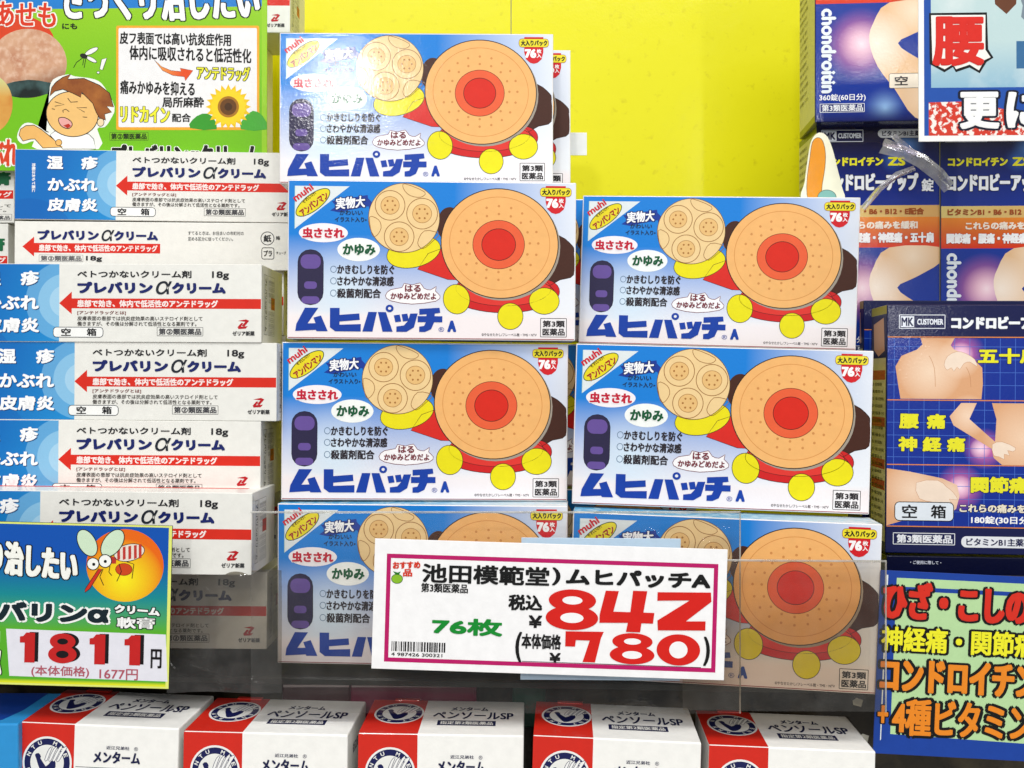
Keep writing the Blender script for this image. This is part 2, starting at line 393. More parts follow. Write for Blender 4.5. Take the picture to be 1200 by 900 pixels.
    A.text('かゆみ', 238, 276, 362, 320, '#0d6a44', .75, out='#fafcf8', ow=1.6)
    for y, t, x1 in ((373, 'かきむしりを防ぐ', 432), (417, 'さわやかな清涼感', 430), (463, '殺菌剤配合', 382)):
        A.ell(204, y, 11, 12, None, .4, line='#7d93ab', lw=.7, n=16)
        A.text(t, 219, y - 17, x1, y + 17, '#3a3038', .42)
    A.poly([(400, 470), (420, 448), (462, 440), (470, 424), (500, 430), (530, 422), (545, 442), (570, 448), (592, 434), (588, 452), (606, 470), (590, 490), (500, 502), (420, 490)], '#fdfafa', .36, 2, line='#8c4c58', lw=.7)
    A.text('はる', 474, 430, 532, 455, '#8c3848', .4); A.text('かゆみどめだよ', 420, 460, 590, 484, '#8c3848', .35)
    A.part = 'product_name_lettering'
    bl = '#1450b0'
    for q in ([(98, 519), (148, 519), (108, 578), (138, 577), (130, 556), (158, 548), (184, 607), (142, 607), (139, 602), (62, 607), (66, 580)],
              [(192, 519), (228, 519), (228, 545), (302, 539), (304, 563), (228, 570), (228, 582), (308, 579), (308, 607), (212, 607), (192, 592)],
              [(336, 533), (368, 533), (352, 607), (314, 607)], [(372, 533), (402, 533), (428, 607), (390, 607)],
              [(432, 545), (454, 542), (460, 568), (438, 571)], [(461, 541), (483, 538), (489, 565), (467, 568)], [(494, 538), (522, 537), (508, 590), (480, 607), (442, 607), (442, 587), (470, 583), (485, 566)],
              [(528, 520), (604, 515), (607, 534), (586, 537), (586, 547), (615, 547), (615, 570), (584, 570), (573, 596), (550, 607), (528, 607), (528, 587), (546, 584), (553, 570), (522, 570), (522, 547), (555, 547), (555, 540), (528, 542)]):
        A.poly(q, bl, .9)
    A.ell(416, 519, 15, 14, bl, .9); A.ell(416, 519, 6, 5.5, '#f6f3f4', .96, n=14)
    A.text('®', 601, 588, 622, 606, '#1554b4', 0); A.text('A', 634, 562, 668, 607, '#1554b4', 1.1)
    A.part = 'small_print_lettering'
    A.text('©やなせたかし/フレーベル館・TMS・NTV', 764, 609, 972, 621, '#4a4046', .05, z=.5)
    A.part = 'medicine_class_print'
    A.rect(987, 552, 1085, 622, '#f8f4f4', .3, '#332c30', .7)
    A.text('第3類', 995, 560, 1078, 584, '#332c30', .3); A.text('医薬品', 995, 590, 1078, 616, '#332c30', .3)
    A.part = 'count_badge_print'
    A.poly([(1003, 50), (1079, 50), (1079, 110), (1072, 138), (1056, 152), (1041, 156), (1026, 152), (1010, 138), (1003, 110)], '#dc2433', .5)
    A.rrect(982, 57, 1100, 90, 12, '#f3e63a', .58, line='#a8321c', lw=.5)
    A.text('大入りパック', 990, 63, 1094, 84, '#2c2418', .4, z=.75)
    A.text('76', 1005, 97, 1051, 134, '#ffffff', .9, z=.75); A.text('枚', 1053, 98, 1071, 114, '#fff', .2, z=.75) if 0 else A.text('枚', 1053, 98, 1071, 114, '#ffffff', .2, z=.75)
    A.text('入', 1053, 117, 1071, 132, '#ffffff', .2, z=.75)
    A.build(root)
    T = Art(MW, MT, (MW, MH), 'top'); T.part = 'top_print'; T.rect(0, 0, MW, MT, grad('top_blue', '#7cc4e8', [('lin', P(160, 0), P(330, 0), '#f0f4f6'), ('noise', 300, .5, .6, '#c8e6f4')]), .1); T.build(root)
    for fc in ('right', 'left'):
        R = Art(MT, MH, (MW, MH), fc); R.part = 'side_print'
        R.rect(0, MH - 3, MT, MH, '#b83440', .12); R.rect(0, 0, MT, 3, '#8cc8e6', .12)
        R.poly([(8, 40), (30, 50), (44, 90), (40, 118), (10, 110)], '#57301f', .14, 3)
        R.ell(28, 20, 14, 9, '#dc2433', .14); R.stroke([(3, 4), (3, MH - 4)], .5, '#b9b4b4', .14)
        R.text('外用鎮痒消炎薬', 8, 126, 48, 134, '#444044', .1); R.text('用法・用量', 8, 140, 36, 146, '#444044', .1)
        R.build(root)
    return root
m0 = patch_box()
GM = 'stacked boxes of itch patches'
ml = [(-115.3, 36.3, 332.4, 0.6, 0.1, 0, 'topmost patch box of the left column, pale with lamp glare on its front'),
      (-91.7, -25.3, 141.6, 1.4, 0.4, 0, 'patch box second from top of the left column, directly under the glaring one'),
      (-100.2, -16.6, -43.6, 2.0, 0.4, 0, 'third patch box down the left column, directly above the plastic covered one'),
      (-102.6, -43.3, -227.3, -3.6, 0.1, 0, 'lowest patch box of the left column, behind clear plastic and price card'),
      (248.0, 38.8, 135.9, -7.5, 1.8, 0, 'topmost patch box of the right column beside the dark blue boxes'),
      (234.9, -50.3, -49.6, -4.1, 1.6, 0, 'middle patch box of the right column, showing its white left end'),
      (228.6, -90.7, -236.0, -5.5, 1.7, 0, 'lowest patch box of the right column, half behind brownish plastic')]
for i, (x, y, z, yw, rl, pt, lab) in enumerate(ml):
    b = m0 if i == 0 else copy_tree(m0)
    place_c(b, MH, (x, y, z), yw, rl, pt); tag(b, lab, 'medicine box', GM)
b = copy_tree(m0); place_tl(b, MW, MH, 362, 57, 0.93, 1); tag(b, 'patch box showing only its right edge behind the topmost glaring patch box', 'medicine box', GM)
for px, py, lab in ((520, 232, 'patch box in the second row behind, seen in the gap beside the topmost right one'), (516, 402, 'patch box in the second row behind, seen in the gap beside the middle right one'), (514, 572, 'patch box in the second row behind, seen in the gap beside the lowest ones')):
    b2 = copy_tree(m0); place_tl(b2, MW, MH, px, py, .915, 0, .5); tag(b2, lab, 'medicine box', GM)
fl = mesh_obj('end_flap', *box_vf(150, 191, 58, 59, 62, 92), [ink('#f2f2f0')], parent=b, bevel=.3); fl.rotation_euler.y = 0

# ================================================================== boxes of cream
CW, CH, CT = 356, 88.5, 100
def cream_front(A, W, H):
    def P(u, v): return (u - W / 2, 0, H - v)
    A.part = 'background_print'
    A.rect(-160, 20, 1160, 370, '#f1f0ea', .06)
    c = P(134, 42.5)
    A.rect(-160, 20, 312, 370, grad('cream_blue', '#0b7ec6', [('lin', P(60, 0), P(150, 30), '#2b9fda'), ('disc', c, 45, .45, '#9ad2ee'), ('disc', c, 31, .5, '#b4def2'), ('disc', c, 18, .4, '#cfeaf6'), ('disc', P(20, 120), 58, .3, '#0a63b4')]), .14)
    A.part = 'arrow_print'
    A.poly([(312, 198), (364, 150), (364, 178), (1147, 178), (1147, 219), (364, 219), (364, 243)], '#e13a25', .24)
    A.part = 'ailment_lettering'
    for t, x0, x1, y0, y1 in (('湿', -5, 70, 64, 126), ('疹', 152, 228, 64, 126), ('かぶれ', 0, 228, 166, 226), ('皮膚炎', 0, 230, 258, 320)):
        A.text(t, x0, y0, x1, y1, '#ffffff', .85, shadow=('#0b4c86', .8, .8))
    A.vtext('効能はおもて面に', -72, 100, -56, 232, '#ffffff', .15)
    A.part = 'product_name_lettering'
    A.text('プレバリン', 388, 108, 700, 158, '#1d2f78', 1.15, shear=-.08); A.text('クリーム', 778, 110, 1000, 158, '#1d2f78', 1.15, shear=-.08)
    A.text('α', 714, 106, 772, 160, '#2c3440', .25, shear=.25)
    A.part = 'lettering'
    A.text('ベトつかないクリーム剤', 388, 63, 858, 92, '#2b2b30', .35); A.text('18g', 945, 65, 1013, 99, '#2b2b30', .35)
    A.text('患部で効き、体内で低活性のアンテドラッグ', 388, 185, 968, 213, '#fff2ee', .45, z=.6)
    A.text('[アンテドラッグとは]', 388, 229, 588, 246, '#8a3a34', .1)
    A.text('皮膚表面の患部では抗炎症効果の高いステロイド剤として', 388, 251, 905, 269, '#55504c', .08)
    A.text('働きますが、その後は分解されて低活性となる薬剤です。', 388, 273, 880, 291, '#55504c', .08)
    A.rrect(288, 297, 494, 338, 14, '#fbfbf8', .4, line='#3c4450', lw=.7)
    A.text('空', 322, 302, 360, 332, '#26262a', .35, z=.7); A.text('箱', 428, 302, 466, 332, '#26262a', .35, z=.7)
    A.rect(718, 296, 907, 331, '#f1f0ea', .3, '#8a8a88', .6); A.text('第②類医薬品', 726, 301, 900, 326, '#55555a', .28)
    A.part = 'logo'
    A.poly([(1052, 268), (1085, 262), (1098, 268), (1078, 292), (1068, 288), (1082, 272)], '#c8202c', .4)
    A.poly([(1050, 294), (1066, 276), (1074, 278), (1064, 292), (1092, 290), (1084, 300), (1054, 302)], '#c8202c', .4)
    A.text('ゼリア新薬', 1030, 311, 1120, 329, '#4a4a4c', .25)
def cream_box():
    root = empty('cream_box'); carton(CW, CH, CT, ink('#f1f0ea'), root, bevel=.9)
    A = Art(CW, CH, CT, 'front', -151.7, 35, .2738); cream_front(A, CW, CH); A.build(root)
    for fc in ('right', 'left'):
        R = Art(CT, CH, (CW, CH), fc); R.part = 'side_print'; R.rect(0, 0, CT, CH, '#e9e7df', .06)
        R.stroke([(3, 3), (6, 10), (6, CH - 10), (3, CH - 3)], .6, '#7a786f', .2)
        R.rect(12, 10, 26, CH - 10, '#dcdad2', .2, '#55544e', .5); R.vtext('プレバリンαクリーム', 15, 14, 23, CH - 14, '#3a3a3a', .2)
        R.rect(30, 10, 60, CH - 10, '#efede6', .2, '#8a8880', .4); R.rect(44, 34, 62, 48, '#c9302a', .3)
        for k in range(7): R.vtext('製造番号・使用期限', 32 + k * 4, 14, 34.5 + k * 4, 78, '#6a6862', 0, z=.5)
        R.build(root)
    T = Art(CW, CT, (CW, CH), 'top'); T.part = 'top_print'
    T.text('プレバリンαクリーム', 70, 22, 250, 40, '#1d2f78', .6); T.rect(40, 48, 340, 60, '#e13a25', .1); T.rect(0, 0, CW, 2, '#dcdad2', .1); T.build(root)
    return root
GC = 'stacked boxes of cream on the left'
c0 = cream_box()
cl = [(17.5, 174.5, .93, 1.0, 0.6, 'cream box with its whole blue end in view, topmost of the front stack'),
      (-61.5, 308.5, 1.036, -.4, .25, 'cream box third down its stack, directly below the box lying on its side'),
      (-43.5, 399.8, 1.035, -.3, .35, 'cream box fourth down its stack, reaching farthest right beneath its neighbour'),
      (-62.5, 491.0, 1.036, -.3, .45, 'cream box fifth down its stack, above the one behind the mosquito sign'),
      (-90, 573.5, 1.086, -.5, .6, 'cream box jutting forward, lower left part hidden by the mosquito sign'),
      (-50, 667.5, 1.02, 0, .5, 'lowest cream box, greyed behind crinkled clear plastic')]
for i, (px, py, s, yw, rl, lab) in enumerate(cl):
    b = c0 if i == 0 else copy_tree(c0); place_tl(b, CW, CH, px, py, s, yw, rl); tag(b, lab, 'medicine box', GC)
for px, py, lab in ((43, -37, 'uppermost cream box behind the lime sign, its logo corner against the yellow wall'),
                    (3, 37, 'cream box behind the lime sign, a sliver showing beside the topmost patch box'),
                    (3, 107, 'cream box behind the lime sign, sliver showing just above the front cream stack')):
    b = copy_tree(c0); place_tl(b, CW, CH, px, py, .835, 0, 0.3); tag(b, lab, 'medicine box', GC)
for px, py, s_, lab in ((6, 310, .93, 'cream box in the dark second row, seen between third front cream box and patch boxes'), (8, 392, .93, 'cream box in the dark second row, seen beside the fourth front cream box'), (2, 474, .925, 'cream box in the dark second row, seen beside the fifth front cream box'), (6, 556, .925, 'cream box in the dark second row, seen beside the jutting cream box'), (6, 637, .925, 'cream box in the dark second row, lowest, behind the grey plastic')):
    b = copy_tree(c0); place_tl(b, CW, CH, px, py, s_ - .012, 0, .3); tag(b, lab, 'medicine box', GC)
# the box lying with another side to the front
r2 = empty('cream_box'); H2 = 60
carton(CW, H2, CT, ink('#f1f0ea'), r2, bevel=.9)
A = Art(CW, H2, CT, 'front', 60, 350, .3045)
A.part = 'arrow_print'; A.poly([(93, 455), (141, 414), (141, 440), (660, 440), (660, 480), (141, 480), (141, 496)], '#e13a25', .24)
A.part = 'product_name_lettering'; A.text('プレバリン', 156, 385, 408, 428, '#1d2f78', 1.0, shear=-.08); A.text('クリーム', 470, 387, 650, 428, '#1d2f78', 1.0, shear=-.08); A.text('α', 420, 384, 466, 430, '#2c3440', .2, shear=.25)
A.part = 'lettering'; A.text('患部で効き、体内で低活性のアンテドラッグ', 162, 447, 648, 473, '#fff2ee', .4, z=.6)
A.rect(162, 489, 342, 516, '#f1f0ea', .3, '#a8a8a6', .5); A.text('第②類医薬品', 170, 493, 336, 513, '#77777a', .25); A.text('18g', 356, 493, 420, 516, '#2b2b30', .35)
A.text('すてるときは、お住まいの市町村の', 775, 386, 1005, 402, '#6a6a68', .05); A.text('定める区分に従ってください。', 775, 410, 960, 426, '#6a6a68', .05)
A.part = 'recycling_mark_print'; A.ell(1103, 414, 27, 27, None, .3, line='#3c3c3c', lw=.9); A.text('紙', 1088, 400, 1118, 428, '#3c3c3c', .35); A.text('箱', 1138, 404, 1155, 420, '#3c3c3c', .1)
A.rrect(1080, 453, 1130, 500, 8, None, .3, line='#3c3c3c', lw=.9); A.text('プラ', 1088, 464, 1122, 488, '#3c3c3c', .3); A.text('チューブ', 1140, 468, 1180, 480, '#3c3c3c', .1)
A.build(r2); place_tl(r2, CW, H2, 17, 259, .93, 1, .3); tag(r2, 'cream box lying on its side with recycling marks, second down the front stack', 'medicine box', GC)

# two ointment boxes peeping out at the left edge
def ointment_box():
    root = empty('ointment_box'); W, H = 300, 84
    carton(W, H, CT, ink('#f1f0ea'), root, bevel=.9)
    A = Art(W, H, CT, 'front'); A.clip = (1, 1, W - 1, H - 1)
    A.part = 'product_name_lettering'; A.text('プレバリンα', 120, 16, 232, 34, '#1d7a50', 1.0); A.text('軟膏', 258, 18, 296, 36, '#1d7a50', 1.1)
    A.part = 'arrow_print'; A.rect(110, 42, 299, 53, '#e13a25', .24); A.text('体内で低活性のアンテドラッグ', 130, 44, 297, 51, '#fff2ee', .3, z=.6)
    A.part = 'lettering'; A.text('なりにくいステロイド剤として', 150, 60, 296, 64, '#55504c', .05); A.text('低活性となる薬剤です。', 150, 66, 290, 70, '#55504c', .05)
    A.rect(240, 73, 297, 81, '#f1f0ea', .3, '#8a8a88', .5); A.text('第②類医薬品', 243, 75, 295, 80, '#55555a', .15)
    A.build(root); return root
n0 = ointment_box()
place_tl(n0, 300, 84, -255, 185, .905, 0, 0); tag(n0, 'upper of two ointment boxes with green lettering at the left edge', 'medicine box', 'ointment boxes at the left edge')
n1 = copy_tree(n0); place_tl(n1, 300, 84, -262, 262, .905, 0, 0); tag(n1, 'lower of two ointment boxes with green lettering at the left edge', 'medicine box', 'ointment boxes at the left edge')

# ================================================================== dark blue joint pain tablets
KW, KH, KT = 155, 301, 90
def K_xy(W, H): return lambda u, v: (u - W / 2, 0, H - v)
def tall_box():
    root = empty('tablet_box'); W, H = KW, KH; P = K_xy(W, H)
    carton(W, H, KT, ink('#1b2a6c', .25, .6), root, bevel=1.2)
    A = Art(W, H, KT, 'front', 235, 30, .2725); A.clip = (1, 1, W - 1, H - 1)
    A.part = 'background_print'
    navy = grad('night_print', '#0e1650', [('lin', P(0, 22), P(0, 95), '#1c3f9c'), ('rad', P(112, 28), 26, 1.6, '#6fa6e8'), ('rad', P(95, 44), 20, 2, '#4a80d0')], .22, .7)
    A.rect(235, 30, 803, 402, navy, .1)
    A.rect(235, 402, 803, 456, grad('beige_band', '#e8d48e', [('lin', P(0, 0), P(145, 0), '#e2b878')], .22, .7), .12)
    A.rect(235, 456, 803, 597, grad('orange_band', '#ee9a3c', [('lin', P(0, 116), P(0, 152), '#e04a24')], .22, .7), .12)
    A.rect(235, 597, 803, 1140, grad('glow_print', '#1b46a6', [('rad', P(55, 205), 46, 1.3, '#f090b8'), ('rad', P(57, 205), 30, 1.2, '#ffe9f0'), ('rad', P(85, 285), 30, 2, '#a8cdf2'), ('lin', P(0, 280), P(0, 301), '#12266e')], .22, .7), .12)
    skin = grad('leg_print', '#ecc9a2', [('rad', P(75, 205), 42, .8, '#fff2e4'), ('rad', P(120, 165), 34, 1, '#f8e4cc'), ('rad', P(130, 270), 40, 1, '#f6dcc0')], .22, .7)
    cv = lambda pts: [((x - 235) * .978 + 235, (y - 25) * .978 + 597) for x, y in pts]
    A.poly(cv([(575, 25), (500, 120), (482, 205), (520, 320), (600, 430), (690, 560), (815, 560), (815, 345), (700, 285), (612, 215), (700, 165), (815, 95), (815, 25)]), skin, .2, 3)
    A.part = 'brand_mark_print'
    A.rect(258, 53, 447, 106, '#141c58', .3, '#eef2fa', .8); A.rect(262, 57, 326, 102, '#eef2fa', .4); A.text('MK', 270, 64, 320, 96, '#141c58', .5, z=.6); A.text('CUSTOMER', 334, 68, 440, 90, '#eef2fa', .35, z=.6)
    A.rrect(515, 50, 775, 90, 20, '#f0f2f4', .3); A.text('ビタミンB1主薬製剤', 535, 58, 756, 82, '#1a2450', .25, z=.6)
    A.part = 'product_name_lettering'
    A.text('コンドロイチン', 268, 178, 540, 220, '#f2ec3c', .8); A.text('ZS', 560, 178, 640, 220, '#f2ec3c', .8)
    A.text('コンドロビーアップ', 264, 252, 700, 338, '#f4f6fa', 1.2, out='#10184e', ow=2); A.text('錠', 716, 282, 768, 338, '#f4f6fa', .6, out='#10184e', ow=1)
    A.part = 'lettering'
    A.text('ビタミンB1・B6・B12・E配合', 268, 415, 724, 444, '#b0602c', .5)
    A.text('これらの痛みを緩和', 350, 476, 695, 510, '#fff4e6', .6); A.text('関節痛・腰痛・神経痛・五十肩', 262, 526, 770, 576, '#ffffff', .75, out='#b83c1c', ow=1.1)
    A.vtext('chondroitin', 266, 622, 326, 1000, '#eef4fa', 1.0)
    A.text('360錠(60日分)', 255, 1008, 460, 1042, '#f4f6fa', .2); A.rect(258, 1052, 455, 1090, '#16307c', .3, '#f4f6fa', .6); A.text('第3類医薬品', 266, 1056, 448, 1086, '#f4f6fa', .2)
    A.rrect(565, 920, 800, 986, 8, '#f6ecdc', .3, line='#5a5048', lw=.6); A.text('空　箱', 590, 932, 780, 974, '#40383c', .3)
    A.build(root)
    L = Art(KT, H, (KW, KH), 'left'); L.part = 'side_print'; L.clip = (.5, .5, KT - .5, H - .5)
    L.rect(0, 0, KT, H, '#e9e4a8', .08); L.rect(0, 0, KT, 9, '#8f9a2c', .14); L.rect(0, H - 9, KT, H, '#a9a83c', .14)
    lines = ['効能・効果　関節痛、腰痛、肩こり', '神経痛、手足のしびれ、五十肩', '次の場合のビタミンB1の補給', '用法・用量　成人1日3回服用', '次の量を毎食後すぐに水または', 'お湯で服用してください', '成分・分量　6錠中', 'コンドロイチン硫酸エステル', 'フルスルチアミン塩酸塩', 'トコフェロール酢酸エステル']
    for k in range(26): L.text(lines[k % 10], 4, 15 + k * 9.7, 44 + (k * 7) % 14, 19.5 + k * 9.7, '#6b6438', .05)
    L.build(root)
    R = Art(KT, H, (KW, KH), 'right'); R.part = 'side_print'; R.rect(0, 0, KT, H, '#1b2a6c', .08); R.build(root)
    return root
k0 = tall_box(); GK = 'tall dark blue boxes of joint pain tablets'
place_tl(k0, KW, KH, 957, 147, .928, -2, 0); tag(k0, 'tall blue tablet box behind the orange cutout and crumpled tape', 'medicine box', GK)
for px, py, s, yw, lab in ((1102, 147, .934, -2, 'tall blue tablet box beneath the poster at the right edge, right of the taped one'), (955, -141, .945, -4, 'tall blue tablet box, topmost, leg glowing pink, beside the yellow wall'), (1103, -141, .955, -4, 'tall blue tablet box behind the red and white poster at top right')):
    b = copy_tree(k0); place_tl(b, KW, KH, px, py, s, yw); tag(b, lab, 'medicine box', GK)

# wide tablet box (two of them: the large one in front, one mostly hidden)
WW, WH, WT = 218, 281, 62
def wide_box():
    root = empty('tablet_box'); W, H = WW, WH; P = K_xy(W, H)
    carton(W, H, WT, ink('#16225e', .28, .5), root, bevel=1.2)
    A = Art(W, H, WT, 'front', 77, 44, .3615); A.clip = (1, 1, W - 1, H - 1)
    A.part = 'background_print'
    A.rect(70, 40, 690, 830, '#15205c', .08)
    blue = grad('panel_blue', '#1c41a2', [('lin', P(60, 40), P(218, 40), '#2a5cc0'), ('lin', P(0, 0), P(60, 0), '#142c80')], .28, .4) if 0 else grad('panel_blue', '#1c41a2', [('rad', P(82, 56), 28, 1.4, '#f890c0'), ('rad', P(82, 56), 14, .9, '#ffe6f2'), ('rad', P(108, 162), 24, 1.3, '#f890c0'), ('rad', P(104, 162), 12, .9, '#ffe6f2'), ('rad', P(82, 206), 28, 1.3, '#f890c0'), ('rad', P(82, 206), 14, .9, '#ffe6f2')], .28, .4)
    A.rect(70, 148, 690, 735, blue, .14)
    for y in (175, 215, 255, 295, 372, 412, 452, 492, 520, 570, 610, 650, 690): A.stroke([(80, y), (674, y)], .55, '#5d86d6', .2)
    for x in range(100, 680, 46): A.stroke([(x, 148), (x, 735)], .55, '#5d86d6', .22)
    sk = grad('skin_print', '#e4b48c', [('rad', P(48, 75), 36, .7, '#f8dfc6'), ('rad', P(80, 60), 24, .8, '#f9e0c8'), ('rad', P(90, 125), 24, .8, '#f8dec6'), ('rad', P(150, 150), 44, .8, '#f6d8bc'), ('rad', P(30, 210), 34, .8, '#f8dec6'), ('rad', P(70, 215), 26, .8, '#f9e2ce')], .28, .4)
    A.part = 'figure_print'
    A.poly([(180, 148), (186, 168), (170, 184), (122, 204), (104, 238), (112, 290), (120, 338), (366, 338), (370, 290), (368, 240), (345, 218), (310, 196), (280, 182), (272, 170), (284, 148)], sk, .3)
    A.stroke([(205, 205), (222, 240), (226, 300)], .5, '#d09a70', .36, 4); A.stroke([(318, 240), (330, 262), (334, 300)], .5, '#d09a70', .36, 4)
    A.poly([(252, 232), (262, 205), (290, 190), (318, 196), (345, 214), (352, 236), (330, 222), (312, 228), (300, 246), (292, 238), (282, 252), (274, 240), (262, 248)], '#f8e6d4', .36, 2, line='#d09a70', lw=.35)
    A.poly([(305, 350), (270, 392), (282, 420), (398, 492), (404, 520), (430, 542), (690, 542), (690, 350), (398, 350), (412, 400), (408, 470), (330, 400), (352, 350)], sk, .3)
    A.poly([(400, 478), (430, 470), (470, 488), (462, 500), (446, 496), (452, 512), (436, 508), (436, 524), (420, 516), (404, 512)], '#f8e6d4', .36, 2, line='#d09a70', lw=.35)
    A.poly([(78, 556), (150, 566), (250, 586), (294, 606), (302, 640), (292, 680), (250, 716), (140, 716), (78, 736)], sk, .3)
    A.poly([(170, 600), (235, 592), (262, 612), (282, 628), (296, 652), (270, 650), (282, 668), (256, 662), (250, 680), (220, 660), (180, 650)], '#f8e6d4', .36, 2, line='#d09a70', lw=.35)
    A.part = 'divider_print'
    for y in (145, 342, 544, 737): A.stroke([(80, y), (675, y)], 1.1, '#e89a5c', .42)
    A.part = 'brand_mark_print'
    A.rect(115, 76, 254, 118, '#15205c', .3, '#eef2fa', .8); A.poly([(119, 80), (160, 80), (160, 114), (119, 114)], '#eef2fa', .4); A.text('MK', 122, 85, 157, 110, '#15205c', .4, z=.6); A.text('CUSTOMER', 170, 89, 248, 106, '#eef2fa', .3, z=.6)
    A.part = 'product_name_lettering'; A.text('コンドロビーアップ', 272, 79, 590, 122, '#f6f8fa', 1.2)
    A.part = 'ailment_lettering'
    for t, x0, x1, y0, y1 in (('五十肩', 354, 540, 178, 228), ('腰', 116, 176, 384, 432), ('痛', 200, 258, 384, 432), ('神', 114, 172, 456, 503), ('経', 188, 246, 456, 503), ('痛', 262, 318, 456, 503), ('関節痛', 335, 510, 578, 630)):
        A.text(t, x0, y0, x1, y1, '#f0ec3a', 1.0, out='#0f1c5c', ow=1.6)
    A.part = 'lettering'
    A.text('これらの痛みを緩和', 303, 665, 560, 690, '#f4ecd8', .5, out='#15205c', ow=1.1); A.text('180錠(30日分)', 338, 702, 520, 728, '#ffffff', .35)
    A.rrect(105, 661, 284, 719, 14, '#eaf0f6', .5, line='#2c2c30', lw=.9); A.text('空', 128, 670, 172, 710, '#222226', .45, z=.8); A.text('箱', 216, 670, 260, 710, '#222226', .45, z=.8)
    A.rect(101, 758, 288, 793, '#15205c', .3, '#f0f2f6', .8); A.text('第3類医薬品', 112, 763, 280, 788, '#f0f2f6', .45)
    A.rrect(308, 765, 560, 800, 16, '#f0f2f6', .3); A.text('ビタミンB1主薬製剤', 324, 771, 545, 794, '#15205c', .3, z=.6)
    A.build(root)
    L = Art(WT, H, (WW, WH), 'left'); L.part = 'side_print'; L.clip = (.5, .5, WT - .5, H - .5)
    L.rect(0, 0, WT, H, '#16225e', .06); L.rect(3, 60, WT - 3, H - 12, '#e6dfa4', .1); L.rect(0, 0, WT, 10, '#b6ad3a', .12)
    for y in (74, 128, 176, 200): L.rect(5, y, WT - 5, y + 11, '#c43040', .16)
    L.poly([(10, 20), (50, 14), (54, 52), (30, 58), (12, 50)], sk, .16)
    for k in range(20): L.text(['成分・分量 次の量を服用', '関節痛・神経痛・腰痛・五十肩', '用法・用量 1日3回食後に'][k % 3], 6, 88 + k * 8.4, 44 + (k * 5) % 12, 92 + k * 8.4, '#4c4630', .05, z=.5)
    L.build(root)
    return root
w0 = wide_box(); GW = 'wide dark blue boxes of joint pain tablets'
place_tl(w0, WW, WH, 1039.5, 357, 1.035, -4, .4, 0); tag(w0, 'wide dark blue tablet box with three pictures of sore body parts', 'medicine box', GW)
w1 = copy_tree(w0); place_tl(w1, WW, WH, 1012, 352, .94, -2, .3); tag(w1, 'wide tablet box almost hidden between the patch boxes and the three picture box', 'medicine box', GW)
# low box under it
u = empty('tablet_box'); carton(WW, 34, WT + 90, ink('#10163c', .3, .4), u)
A = Art(WW, 34, WT, 'front'); A.part = 'lettering'; A.text('・ご使用に際して・', 26, 5, 60, 9, '#d8dce8', .1); A.rect(0, 20, WW, 33, '#5a5548', .1); A.build(u)
place_tl(u, WW, 34, 1039, 651, 1.036, -4, .4); tag(u, 'flat dark box lying directly under the box with three pictures', 'medicine box')

# ================================================================== white and red boxes of liniment along the bottom
VW, VH, VT = 170, 178, 112
def emblem(A, cx, cy, rx, ry):
    A.ell(cx, cy, rx, ry, '#f4f4f2', .2); A.ell(cx, cy, rx * .92, ry * .92, '#232a66', .28); A.ell(cx, cy, rx * .68, ry * .68, '#f2f2ee', .36)
    for i in range(16):
        a = 2 * math.pi * i / 16; x, y = cx + rx * .8 * math.cos(a), cy + ry * .8 * math.sin(a)
        if i % 4: A.text('MENTURM'[i % 7], x - rx * .07, y - ry * .07, x + rx * .07, y + ry * .07, '#f2f2ee', .15, z=.6, rot=-math.degrees(a) - 90)
    q = lambda pts: [(cx + x * rx, cy + y * ry) for x, y in pts]
    A.poly(q([(-.45, -.15), (-.3, -.2), (-.05, .15), (.15, -.05), (.3, -.1), (.35, .15), (.15, .5), (-.1, .6), (-.25, .35)]), '#232a66', .44, 2)
    A.poly(q([(-.5, -.28), (-.35, -.35), (-.25, -.2), (-.4, -.1)]), '#232a66', .46, 2)
    for k in range(4): A.poly(q([(-.1 + k * .16, -.1), (.05 + k * .2, -.5 - k * .03), (.2 + k * .2, -.62), (.12 + k * .18, -.4), (.0 + k * .16, -.08)]), '#f6f6f4', .5, 2, line='#232a66', lw=.5)
